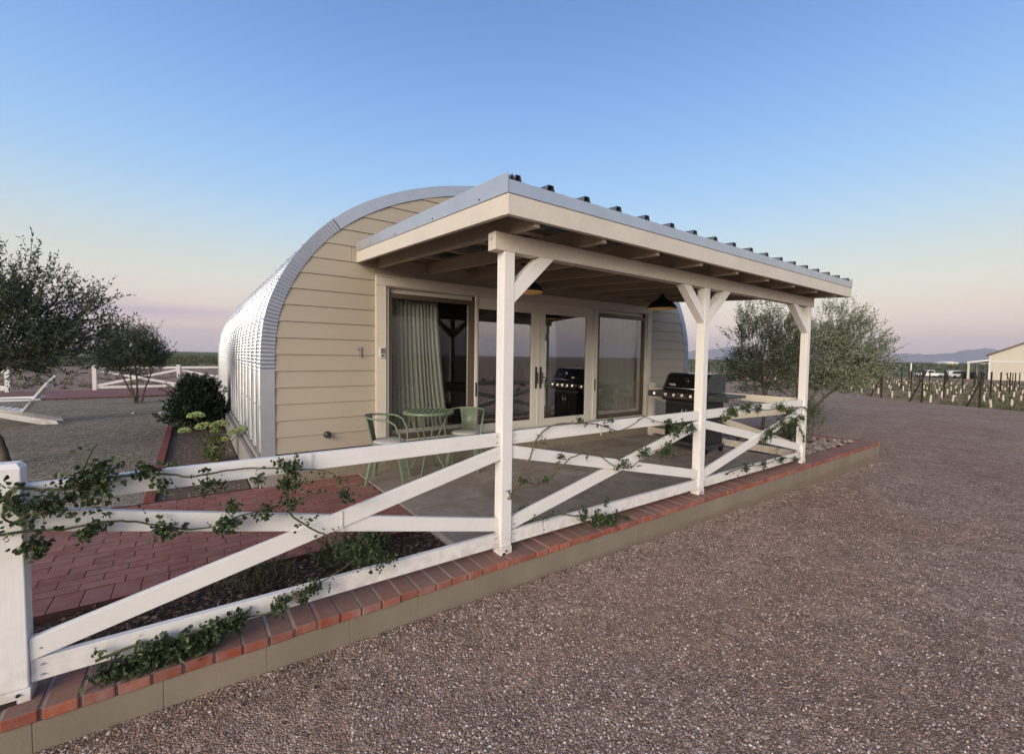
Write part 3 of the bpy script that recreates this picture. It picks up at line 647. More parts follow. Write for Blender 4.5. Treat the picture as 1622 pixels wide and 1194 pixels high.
# curtains hang inside
def curtain(xa, xb, x2a, x2b, y, label):
    nx_, nz_ = 150, 12; V = []; 
    for j in range(nz_+1):
        t = j/nz_; z = 2.38-(2.38-.56)*t; ga = xa+(x2a-xa)*t**1.6; gb = xb+(x2b-xb)*t**1.6
        for i in range(nx_+1):
            s_ = i/nx_; V.append((ga+(gb-ga)*s_, y+.026*math.sin(s_*84+.9*math.sin(s_*9))*(.6+.4*t)+.012*math.sin(s_*17+t*2), z))
    F = [(j*(nx_+1)+i, j*(nx_+1)+i+1, (j+1)*(nx_+1)+i+1, (j+1)*(nx_+1)+i) for j in range(nz_) for i in range(nx_)]
    o = link('curtain', np_mesh('curtain', V, F, cloth, True)); s_ = o.modifiers.new('thickness', 'SOLIDIFY'); s_.thickness = .004
    return tag(o, label, 'curtain', 'curtains behind the sliding doors')
curtain(.15, .86, .15, 1.05, YF+.19, 'pale pleated curtain drawn aside behind the left glass door, above the bistro table')
curtain(3.80, 4.98, 3.80, 4.98, YF+.19, 'pale pleated curtain fully drawn behind the right glass door, beside the grill')
# kitchen island seen through the glass
isl = empty('kitchen_island', (3.55, YF+1.0, .53)); tag(isl, 'white kitchen cabinet with dark worktop seen through the middle glass door', 'cabinet')
m = MB(); m.box((-.25, -.45, 0), (.25, .45, .86)); m.build('cabinet_body', island, isl, .004)
m = MB(); m.box((-.28, -.48, .862), (.28, .48, .90)); m.build('worktop', plain('pale_worktop', (.35, .33, .30), .3), isl, .004)
for k in range(2):
    m = MB(); m.box((-.23+k*.235, -.465, .08), (-.005+k*.235, -.451, .80)); m.build('cabinet_door', island, isl, .003)
ch = empty('dining_chair', (1.35, YF+1.3, .53)); tag(ch, 'dark wooden chair standing in the dim room behind the left door', 'chair')
m = MB(); m.box((-.22, -.22, .43), (.22, .22, .47)); m.build('seat', floorw, ch)
m = MB(); m.box((-.22, .18, .62), (.22, .21, .95)); m.build('backrest', floorw, ch)
for sx_, sy_ in ((-.2, -.2), (.2, -.2), (-.2, .2), (.2, .2)): m = MB(); m.tube([(sx_, sy_, 0), (sx_*.95, sy_*.95, .43 if sy_ < 0 else .95)], .018, 6); m.build('leg', floorw, ch)
# house number, doorbell, tap
m = MB(); m.box((-.009, -.012, 0), (.009, 0, .118)); m.add([(-.009,-.012,.118),(-.034,-.012,.092),(-.034,-.012,.080),(-.009,-.012,.098),(-.009,0,.118),(-.034,0,.092),(-.034,0,.080),(-.009,0,.098)], [(0,1,2,3),(7,6,5,4),(0,4,5,1),(1,5,6,2),(2,6,7,3)])
o = m.build('house_number', chrome, None, .001); o.location = (-.24, YF-.022, 1.588); tag(o, 'small metal house number 1 on the tan siding', 'house number')
db = empty('doorbell', (.012, YF-.046, 1.575)); tag(db, 'small white and grey doorbell on the left door trim', 'doorbell')
m = MB(); m.box((-.031, -.016, 0), (.031, 0, .128)); m.build('case', plain('doorbell_white', (.6, .6, .6), .4), db, .006)
m = MB(); m.box((-.022, -.021, .055), (.022, -.0165, .118)); m.build('camera_plate', plain('doorbell_grey', (.22, .22, .22), .3), db, .004)
m = MB(); m.cyl((0, -.0165, .03), (0, -.021, .03), .013, 14); m.cyl((0, -.0215, .095), (0, -.025, .095), .008, 12); m.build('button', blackp, db)
tp = empty('wall_outlet', (-.615, YF-.015, .705)); tag(tp, 'small round dark vent fitting low on the tan siding', 'vent')
m = MB(); m.lathe([(.0, -.0), (.038, 0), (.038, .02), (.022, .028), (.02, .05), (0, .05)], 16); o = m.build('flange', greymetal, tp); o.rotation_euler = (R(90), 0, 0)
m = MB(); m.tube([(.0, -.05, 0), (.0, -.075, -.004), (0, -.082, -.03)], .017, 10); m.build('spout', blackm, tp)

# ------------------------------------------------------------------ porch
YP, PW, ZB0, ZB1 = .0835, .089, 2.3414, 2.464
por = empty('covered_porch', (2.5, 1.3, .2)); tag(por, 'white timber porch with shed roof of ribbed metal along the house front', 'porch')
PO = Vector((2.5, 1.3, .2))
def pp_(x, y, z): return (x-PO.x, y-PO.y, z-PO.z)
def beam_between(a, b, wy, wz, y0, mat, name, parent, off, bev=.003, cut=None):
    """board in an XZ plane from a to b (x,z), vertical cut ends, height wz measured vertically"""
    (xa, za), (xb, zb_) = a, b; m = MB(); h = wz/2
    vs = [(xa, y0, za-h), (xb, y0, zb_-h), (xb, y0+wy, zb_-h), (xa, y0+wy, za-h), (xa, y0, za+h), (xb, y0, zb_+h), (xb, y0+wy, zb_+h), (xa, y0+wy, za+h)]
    m.hexa([tuple(Vector(v)-off) for v in vs]); return m.build(name, mat, parent, bev)
PX = [0.0, 2.490, 5.002]
for x in PX:
    m = MB(); m.box(pp_(x-PW, YP, ZT+.055), pp_(x, YP+PW, ZB0)); o = m.build('post', whitep, por, .004)
    m = MB(); m.box(pp_(x-PW-.004, YP-.004, ZT-.001), pp_(x+.004, YP+PW+.004, ZT+.054)); b_ = m.build('post_base', white, o, .002)
    m = MB(); m.cyl(pp_(x-.045, YP-.0045, ZT+.026), pp_(x-.045, YP-.010, ZT+.026), .008, 6); m.box(pp_(x-.078, YP-.0052, ZT), pp_(x-.050, YP-.0042, ZT+.016)); m.build('anchor_bolt', rust, o)
m = MB(); m.box(pp_(-.167, YP-.001, ZB0+.0005), pp_(5.075, YP+PW+.001, ZB1)); m.build('beam', cream, por, .004)
m = MB(); m.cyl(pp_(-.167, YP+.045, 2.42), pp_(-.172, YP+.045, 2.42), .012, 10); m.build('bolt', trimmetal, por)
def knee(xp, zp, xt, zt, wv):   # xp on the post side, xt on the beam
    s_ = 1 if xt > xp else -1; m = MB(); y0, y1 = YP+.003, YP+PW-.003
    q = [(xp, zp), (xp, zp+wv), (xt-s_*wv*1.0, zt), (xt, zt)]
    vs = [pp_(a, y0, b) for a, b in q]+[pp_(a, y1, b) for a, b in q]
    m.add(vs, [(0,1,2,3) if s_ < 0 else (3,2,1,0), (7,6,5,4) if s_ < 0 else (4,5,6,7), (0,4,5,1), (1,5,6,2), (2,6,7,3), (3,7,4,0)]); return m.build('knee_brace', white, por, .003)
knee(.001, 2.0, .355, ZB0-.001, .13); knee(2.490-PW-.001, 1.985, 2.02, ZB0-.001, .13); knee(2.491, 1.985, 2.89, ZB0-.001, .13); knee(5.002-PW-.001, 1.985, 4.44, ZB0-.001, .14)
RX0, RX1, YR = -.282, 5.43, -.225
zroof = lambda y: .0639*(y-YR)      # rises towards the house
def sloped(x0, x1, y0, y1, z0, z1, name, mat, bev=.002):   # z0,z1 at y = YR
    m = MB(); a, b = zroof(y0), zroof(y1)
    m.hexa([pp_(x0,y0,z0+a), pp_(x1,y0,z0+a), pp_(x1,y1,z0+b), pp_(x0,y1,z0+b), pp_(x0,y0,z1+a), pp_(x1,y0,z1+a), pp_(x1,y1,z1+b), pp_(x0,y1,z1+b)]); return m.build(name, mat, por, bev)
YE = YF-.024
m = MB(); m.box(pp_(RX0, YR, 2.477), pp_(2.62, YR+.038, 2.604)); m.build('fascia_board', cream, por, .003)
m = MB(); m.box(pp_(2.622, YR, 2.477), pp_(RX1, YR+.038, 2.604)); m.build('fascia_board', cream, por, .003)
sloped(RX0, RX0+.038, YR+.0385, YE, 2.479, 2.604, 'rake_board', cream, .003); sloped(RX1-.038, RX1, YR+.0385, YE, 2.479, 2.604, 'rake_board', cream, .003)
xr = [-.02+.63*i for i in range(9)]; xr[-1] = 5.0
for x in xr: sloped(x-.02, x+.02, YR+.039, YE-.04, 2.448, 2.585, 'rafter', soffit)
m = MB(); m.box(pp_(RX0+.039, YE-.0395, 2.665), pp_(RX1-.039, YE, 2.765)); m.build('ledger', soffit, por, .003)
for k, y in enumerate((-.12, .5, 1.15, 1.8, 2.4, 2.72)):
    sloped(RX0+.0385, RX1-.0385, y-.045, y+.045, 2.5865, 2.6235, 'purlin', soffit)
# ribbed roof sheets
m_rib = .325
def sheet(xa, xb, first=False):
    ev = []
    for k in range(-1, 20):
        c = .056+.328*k; ev.append((c, .030, .017, .054)); ev.append((c+.11, .010, .012, .020)); ev.append((c+.22, .010, .012, .020))
    if first: ev.append((RX0+.075, .024, .017, .054))
    pts = [(xa, 0)]
    for c, hw_, sl_, h in sorted(ev):
        for q in ((c-hw_-sl_+.008, 0), (c-hw_+.008, h), (c+hw_-.008, h), (c+hw_+sl_-.008, 0)):
            if q[0] > pts[-1][0] and q[0] < xb-.002: pts.append(q)
    pts.append((xb, 0)); m = MB(); vs = []
    for y in (YR+.002, YE-.002):
        for (xx, dz_) in pts: vs.append(pp_(xx, y, 2.670+dz_+zroof(y)))
    n = len(pts); m.add(vs, [(i, i+1, n+i+1, n+i) for i in range(n-1)]); o = m.build('roof_sheet', rooftop, por)
    s_ = o.modifiers.new('thickness', 'SOLIDIFY'); s_.thickness = .0016; return o
sheet(RX0+.004, 1.86, True); sheet(1.862, 3.826); sheet(3.828, RX1-.004)
m = MB(); m.box(pp_(RX0, YR-.006, 2.6045), pp_(RX1, YR-.003, 2.683)); m.build('front_flashing', trimmetal, por)
for (xx0, xx1) in ((RX0-.006, RX0-.003), (RX1+.003, RX1+.006)):
    m = MB(); a, b = YR-.006, YE; m.hexa([pp_(xx0,a,2.6045), pp_(xx1,a,2.6045), pp_(xx1,b,2.6045+zroof(b)-zroof(a)), pp_(xx0,b,2.6045+zroof(b)-zroof(a)), pp_(xx0,a,2.725), pp_(xx1,a,2.725), pp_(xx1,b,2.70+zroof(b)), pp_(xx0,b,2.70+zroof(b))]); m.build('rake_flashing', trimmetal, por)
m = MB()
for y in (.1, .8, 1.6, 2.3): m.cyl(pp_(RX0-.006, y, 2.625+zroof(y)), pp_(RX0-.010, y, 2.625+zroof(y)), .006, 6)
m.build('screw', rust, por)

# pendant barn lamps
def lamp():
    o = empty('pendant_lamp', (0, 0, 0)); tag(o, '', 'lamp', 'barn pendant lamps under the porch roof')
    m = MB(); m.lathe([(.012, .26), (.022, .25), (.03, .20), (.045, .165), (.06, .15), (.10, .125), (.165, .075), (.205, .03), (.215, .0), (.209, -.002)], 32); m.build('lamp_shade', blackm, o)
    m = MB(); m.lathe([(.205, -.001), (.200, .028), (.160, .070), (.10, .115), (.05, .138), (.0, .142)], 32); m.build('shade_lining', lampin, o)
    m = MB(); m.lathe([(.0, .02), (.022, .03), (.032, .055), (.026, .085), (.014, .115)], 16)
    bm_ = bpy.data.materials.get('warm_bulb') or bpy.data.materials.new('warm_bulb'); bm_.use_nodes = True; b_ = bm_.node_tree.nodes['Principled BSDF']; b_.inputs['Base Color'].default_value = (1, .8, .5, 1); b_.inputs['Emission Color'].default_value = (1, .66, .28, 1); b_.inputs['Emission Strength'].default_value = 3.2
    m.build('bulb', bm_, o); m = MB(); m.cyl((0, 0, .25), (0, 0, .30), .007, 8); m.lathe([(0, .30), (.05, .30), (.05, .315), (0, .315)], 16); m.build('stem', blackm, o); return o
l1 = lamp(); l1.location = (1.25, 1.6, 2.37-.02); l1['label'] = 'dark barn pendant lamp hanging behind the left porch post'
l2 = copy_tree(l1, tree_of(l1), (3.80, 1.6, 2.35), 0, 'dark barn pendant lamp hanging left of the middle porch post, above the grill')

# ------------------------------------------------------------------ rail fences
fn = empty('rail_fence', (0, .128, .2)); tag(fn, 'white crossed rail fence between the porch posts and along the kerb', 'fence'); FO = Vector((0, .128, .2))
P0X = -2.3966
m = MB(); m.box((P0X-PW-FO.x, YP-FO.y, ZT+.055-FO.z), (P0X-FO.x, YP+PW-FO.y, 1.150-FO.z)); p0o = m.build('post', whitep, fn, .004)
m = MB(); q = [(P0X-PW-.0, YP-.0), (P0X+.0, YP-.0), (P0X+.0, YP+PW+.0), (P0X-PW-.0, YP+PW+.0)]; c = (P0X-PW/2, YP+PW/2)
m.add([(a-FO.x, b-FO.y, 1.1503-FO.z) for a, b in q]+[(c[0]+(a-c[0])*.7-FO.x, c[1]+(b-c[1])*.7-FO.y, 1.172-FO.z) for a, b in q], [(4,5,6,7),(0,1,5,4),(1,2,6,5),(2,3,7,6),(3,0,4,7)]); m.build('post_cap', white, p0o)
m = MB(); m.box((P0X-PW-.005-FO.x, YP-.005-FO.y, ZT-.001-FO.z), (P0X+.005-FO.x, YP+PW+.005-FO.y, ZT+.054-FO.z)); m.build('post_base', white, p0o, .002)
m = MB(); m.box((P0X-.082-FO.x, YP-.0062-FO.y, ZT-FO.z), (P0X-.035-FO.x, YP-.0052-FO.y, ZT+.020-FO.z)); m.cyl((P0X-.03-FO.x, YP-.005-FO.y, ZT+.037-FO.z), (P0X-.03-FO.x, YP-.011-FO.y, ZT+.037-FO.z), .007, 6); m.build('anchor_plate', rust, p0o)
m = MB(); m.box((P0X-2.49-PW-FO.x, YP-FO.y, ZT-FO.z), (P0X-2.49-FO.x, YP+PW-FO.y, 1.165-FO.z)); m.build('post', white, fn, .004)
RY = .103; RT = .038
bays = [(P0X, -PW, 0), (0, PX[1]-PW, 1), (PX[1], PX[2]-PW, 0), (P0X-2.49, P0X-PW, 0)]
for xa, xb, fr in bays:
    a, b = xa+.0015, xb-.0015
    beam_between((a, 1.037), (b, 1.034), RT, .092, RY, white, 'rail', fn, FO); beam_between((a, .313), (b, .312), RT, .094, RY, white, 'rail', fn, FO)
    ya, yb_ = (RY-.007, RY+.005) if fr == 0 else (RY+.005, RY-.007)
    beam_between((a, .405), (b, .937), RT-.006, .092, ya, white, 'cross_brace', fn, FO); beam_between((a, .938), (b, .420), RT-.006, .092, yb_, white, 'cross_brace', fn, FO)
m = MB()
for xa, xb, fr in bays[:3]:
    for x_, sg in ((xa+.035, 1), (xb-.035, -1)):
        for z_ in (1.058, 1.014, .334, .291, .405+(.532-.0 if sg < 0 else 0)): m.cyl((x_-FO.x, RY-.0085-FO.y, z_-FO.z), (x_-FO.x, RY+.004-FO.y, z_-FO.z), .0048, 6)
m.build('screw_heads', trimmetal, fn, kind='stuff')
# fence closing the porch's right side
sf_ = empty('side_rail_fence', (5.05, 1.4, .2)); tag(sf_, 'white crossed rail fence closing the right end of the porch, behind the grill', 'fence'); SO = Vector((5.05, 1.4, .2))
def ybeam(a, b, x0, wx, wz, name):
    (ya, za), (yb_, zb_) = a, b; h = wz/2; m = MB()
    vs = [(x0, ya, za-h), (x0+wx, ya, za-h), (x0+wx, yb_, zb_-h), (x0, yb_, zb_-h), (x0, ya, za+h), (x0+wx, ya, za+h), (x0+wx, yb_, zb_+h), (x0, yb_, zb_+h)]
    m.hexa([tuple(Vector(v)-SO) for v in vs]); m.build(name, creamtrim, sf_, .003)
m = MB(); m.box((5.02-SO.x, 2.62-SO.y, .199-SO.z), (5.109-SO.x, 2.709-SO.y, 1.165-SO.z)); m.build('post', creamtrim, sf_, .004)
ybeam((.175, 1.035), (2.6195, 1.035), 5.04, .04, .10, 'rail'); ybeam((.175, .29), (2.6195, .29), 5.04, .04, .10, 'rail')
ybeam((.175, .40), (2.6195, .93), 5.028, .03, .095, 'cross_brace'); ybeam((.175, .93), (2.6195, .40), 5.062, .03, .095, 'cross_brace')
# white fence behind the yard
bf = empty('yard_fence', (-4.65, 19, .2)); tag(bf, 'white crossed rail fence standing behind the gravel yard beyond the small olive', 'fence'); BO = Vector((-4.65, 19, .2))
bpx = [-9.1, -6.76, -4.66, -2.27, .12, 2.5, 4.9]
for x in bpx:
    m = MB(); m.box((x-.055-BO.x, -.05, 0), (x+.055-BO.x, .05, .88)); m.build('post', white, bf, .004)
    m = MB(); m.box((x-.065-BO.x, -.06, .881), (x+.065-BO.x, .06, .905)); m.build('post_cap', white, bf, .004)
for i, (a, b) in enumerate(zip(bpx, bpx[1:])):
    if i == 1: continue
    a += .057; b -= .057
    for zc in (.80, .10): beam_between((a, .2+zc), (b, .2+zc), .035, .085, 19-.02, white, 'rail', bf, BO)
    beam_between((a, .2+.16), (b, .2+.70), .03, .085, 19-.03, white, 'cross_brace', bf, BO); beam_between((a, .2+.70), (b, .2+.16), .03, .085, 19.0+.008, white, 'cross_brace', bf, BO)

# ------------------------------------------------------------------ bistro set
def bistro_chair():
    o = empty('bistro_chair', (0, 0, 0)); tag(o, '', 'chair', 'green metal bistro chairs'); zs_ = .45
    m = MB(); m.lathe([(0, zs_), (.17, zs_), (.185, zs_-.006), (.188, zs_-.022), (.18, zs_-.03), (0, zs_-.03)], 28); m.build('seat', green, o)
    m = MB(); m.lathe([(0, zs_+.024), (.155, zs_+.022), (.176, zs_+.012), (.178, zs_+.001), (0, zs_+.001)], 28); m.build('seat_pad', seatw, o)
    for sx_ in (1, -1):
        for sy_ in (1, -1):
            m = MB(); a = Vector((sx_*.135, sy_*.135, zs_-.03)); b = Vector((sx_*.205, sy_*.205, 0)); d = Vector((sx_, sy_, 0)).normalized(); t = Vector((-d.y, d.x, 0))
            wa, wb = .034, .013; m.hexa([b-t*wb-d*wb, b+t*wb-d*wb, b+t*wb+d*wb, b-t*wb+d*wb, a-t*wa-d*.012, a+t*wa-d*.012, a+t*wa+d*.012, a-t*wa+d*.012]); m.build('leg', green, o, .002)
    # hoop: faces +x, back at -x
    pts = []; zh = .72
    for k in range(21):
        a = math.pi*(.5+k/20); pts.append((.235*math.cos(a)-.03, .235*math.sin(a), zh+.02*math.sin((k/20)*math.pi)))
    fr = [(.17, .215, zs_-.02), (.16, .235, zs_+.12), (.11, .24, zh-.05), (.04, .238, zh-.008)]; fr2 = [(a, -b, c) for a, b, c in fr][::-1]
    m = MB(); m.tube(fr+pts+fr2, .0115, 8); m.build('arm_hoop', green, o)
    m = MB(); vs = []
    for k in range(9):
        a = math.pi*(1+(k-4)*.045); rr0, rr1 = .185, .232
        vs += [(rr0*math.cos(a), rr0*math.sin(a)*.72, zs_-.01), (rr1*math.cos(a)-.03, rr1*math.sin(a)*1.0, zh+.03)]
    m.add(vs, [(2*k, 2*k+2, 2*k+3, 2*k+1) for k in range(8)], True); b_ = m.build('backrest', green, o); s_ = b_.modifiers.new('thickness', 'SOLIDIFY'); s_.thickness = .004
    return o
c1 = bistro_chair(); c1.location = (-.06, 2.36, .196); c1.rotation_euler = (0, 0, R(-32)); c1['label'] = 'green metal bistro armchair left of the round table, on the patio corner'
c2 = copy_tree(c1, tree_of(c1), (.95, 2.40, .196), R(228), 'green metal bistro armchair right of the round table, in front of the glass')
tb = empty('bistro_table', (.48, 2.49, .196)); tag(tb, 'round sage green slatted bistro table with curved legs', 'table')
zt_ = .745; rT = .31
m = MB(); m.lathe([(rT-.012, zt_-.03), (rT, zt_-.03), (rT, zt_+.002), (rT-.012, zt_+.002), (rT-.012, zt_-.03)], 40); m.build('rim', green, tb)
ang = R(55)
for k in range(9):
    c = -rT+.012+(k+.5)*(2*rT-.024)/9; hw_ = (2*rT-.024)/9/2-.0065; e = max(abs(c)+hw_, 0); ln = math.sqrt(max(rT*rT*.93-e*e, .001)); m = MB(); m.box((-ln, c-hw_, zt_-.012), (ln, c+hw_, zt_)); o = m.build('slat', green, tb, .002); o.rotation_euler = (0, 0, ang)
for k in range(4):
    a = R(45+90*k); dx, dy = math.cos(a), math.sin(a); P_ = [(.25, .715), (.20, .60), (.13, .46), (.095, .34), (.12, .20), (.19, .08), (.235, .0)]
    m = MB(); m.tube([(dx*r, dy*r, z) for r, z in P_], .0095, 8); m.build('leg', green, tb)
m = MB(); m.tube([(.10*math.cos(t*math.pi/10), .10*math.sin(t*math.pi/10), .34) for t in range(21)], .007, 6); m.build('brace_ring', green, tb)

# ------------------------------------------------------------------ gas grill, front towards -x
gr = empty('gas_grill', (4.55, 1.50, .196)); tag(gr, 'black gas grill with side shelves standing against the porch side fence', 'grill')
gx0, gx1 = -.25, .27     # front .. back
gy0, gy1 = -.36, .37     # right end (near kerb) .. left end
m = MB(); m.box((gx0+.035, gy0+.01, .13), (gx1-.03, gy1-.01, .76)); m.build('cabinet', blackm, gr, .01)
for k in range(2):
    y0_, y1_ = (gy0+.03, -.005) if k == 0 else (.005, gy1-.03); m = MB(); m.box((gx0+.012, y0_, .15), (gx0+.034, y1_, .71)); d_ = m.build('cabinet_door', blackp, gr, .006)
    m = MB(); yy_ = -.035 if k == 0 else .035; m.tube([(gx0+.012, yy_, .45), (gx0-.015, yy_, .46), (gx0-.015, yy_, .64), (gx0+.012, yy_, .65)], .007, 8); m.build('handle', chrome, d_)
m = MB(); m.box((gx0+.02, gy0-.01, .085), (gx1-.01, gy1+.01, .128)); m.build('base_tray', greymetal, gr, .006)
m = MB(); m.prism([(gx0-.015, .765), (gx0-.055, .80), (gx0-.035, .895), (gx1-.02, .895), (gx1-.02, .765)], 1, gy0-.01, gy1+.01)
# prism along y takes (x,z)
cp = m.build('control_panel', plain('dark_brown_panel', (.045, .035, .03), .35, .4), gr, .005)
for k in range(5):
    y_ = gy1-.08-k*.145; m = MB(); m.cyl((gx0-.045, y_, .847), (gx0-.078, y_, .854), .023, 14); m.build('knob', chrome, cp)
# lid: side profile with rounded front
LP = [(gx0-.035, .905), (gx0-.045, .925), (gx0-.02, .965), (gx0+.02, 1.03), (gx0+.06, 1.10), (gx0+.095, 1.155), (gx0+.14, 1.185), (gx0+.22, 1.195), (gx1-.03, 1.19), (gx1-.005, 1.17), (gx1-.0, .905)]
m = MB(); m.prism(LP, 1, gy0+.03, gy1-.02); lid = m.build('lid', blackp, gr, .006)
for ya, yb_ in ((gy0, gy0+.0295), (gy1-.0195, gy1+.01)):
    m = MB(); m.prism([(a*1.0, (b-.905)*1.015+.903) for a, b in LP], 1, ya, yb_); m.build('lid_end', greymetal, lid, .006)
m = MB(); m.tube([(gx0-.005, gy1-.09, .955), (gx0-.075, gy1-.09, .965), (gx0-.075, gy0+.09, .965), (gx0-.005, gy0+.09, .955)], .012, 8); m.build('lid_handle', chrome, lid)
m = MB(); m.cyl((gx0+.055, .0, 1.085), (gx0+.038, .0, 1.093), .032, 20); m.build('thermometer', chrome, lid)
m = MB(); m.box((gx0+.0, gy1-.20, .985), (gx0+.012, gy1-.09, 1.03)); o = m.build('name_plate', chrome, lid, .003)
m = MB(); m.tube([(.05, gy0-.002, 1.05), (.03, gy0-.02, 1.06), (.0, gy0-.014, 1.03)], .004, 6); m.build('hook', blackm, lid)
for (ya, yb_, nm) in ((gy1+.012, gy1+.30, 'side_shelf'), (gy0-.34, gy0-.012, 'side_shelf')):
    m = MB(); m.box((gx0+.0, ya, .855), (gx1-.05, yb_, .893)); m.build(nm, greymetal, gr, .008)
    m = MB(); m.box((gx0-.02, ya+.005, .80), (gx0-.001, yb_-.005, .893)); m.build('shelf_front', greymetal, gr, .005)
m = MB(); m.cyl((gx0-.02, gy1+.15, .85), (gx0-.052, gy1+.15, .855), .022, 12); m.build('knob', chrome, gr)
for k in range(3): m = MB(); m.tube([(gx0+.05+k*.1, gy0-.342, .87), (gx0+.05+k*.1, gy0-.37, .85), (gx0+.05+k*.1, gy0-.355, .83)], .004, 6); m.build('hook', blackm, gr)
for sx_ in (gx0+.05, gx1-.05):
    for sy_ in (gy0+.02, gy1-.02): m = MB(); m.cyl((sx_, sy_-.016, .04), (sx_, sy_+.016, .04), .04, 18); m.cyl((sx_, sy_-.005, .04), (sx_, sy_+.005, .085), .008, 6); m.build('caster', tyre, gr)
gb = MB(); gb.lathe([(0, 0), (.13, 0), (.15, .03), (.15, .25), (.12, .31), (.05, .34), (.05, .40), (0, .40)], 20)

# ------------------------------------------------------------------ adirondack chair (faces -x)
ad_ = empty('lounge_chair', (-4.62, 9.85, YZ)); tag(ad_, 'white wooden slatted lounge chair standing on the gravel yard', 'chair'); ad_.rotation_euler = (0, 0, R(182))
for s_ in (-.28, .26):
    m = MB(); m.prism([(.42, .36), (.42, .26), (.30, .245), (-.42, .01), (-.66, .0), (-.62, .07), (-.40, .13), (.0, .25), (.30, .36)], 1, s_, s_+.022); m.build('side_rail', white, ad_, .002)
    sg = -1 if s_ < 0 else 1
    m = MB(); yy_ = s_+(.0225 if s_ > 0 else -.0235); m.box((.27, yy_, 0), (.36, yy_+.021, .475)); m.build('front_leg', white, ad_, .003)
    m = MB(); yc = sg*.335; m.prism([(.42, yc-.065), (.45, yc), (.42, yc+.065), (-.30, yc+.06), (-.44, yc+.02), (-.44, yc-.03)], 2, .477, .508); m.build('arm', white, ad_, .004)
for k in range(6):
    x = .33-k*.085; z = .362-(0 if k < 1 else (k)*.020); m = MB(); m.box((x-.037, -.257, z), (x+.037, .257, z+.02)); o = m.build('seat_slat', white, ad_, .003)
bz = Vector((-.15, 0, .24)); bd = Vector((-.52, 0, .80)).normalized()
for k in range(5):
    y_ = (k-2)*.105; Ln = .82-.035*abs(k-2)**1.5; m = MB(); sp_ = 1+.0*k; t = Vector((bd.z, 0, -bd.x))*.017; hw_ = .048
    a = bz+Vector((0, y_*.92, 0)); b = bz+bd*Ln+Vector((0, y_*1.12, 0)); W0 = Vector((0, hw_, 0)); m.hexa([a-W0-t, a+W0-t, a+W0+t, a-W0+t, b-W0-t, b+W0-t, b+W0+t, b-W0+t]); m.build('back_slat', white, ad_, .003)
for f_ in (.30, .62): p_ = bz+bd*(f_)-Vector((bd.z, 0, -bd.x))*.022; m = MB(); m.box((p_.x-.012, -.27, p_.z-.03), (p_.x+.012, .27, p_.z+.03)); m.build('back_rail', white, ad_, .002)

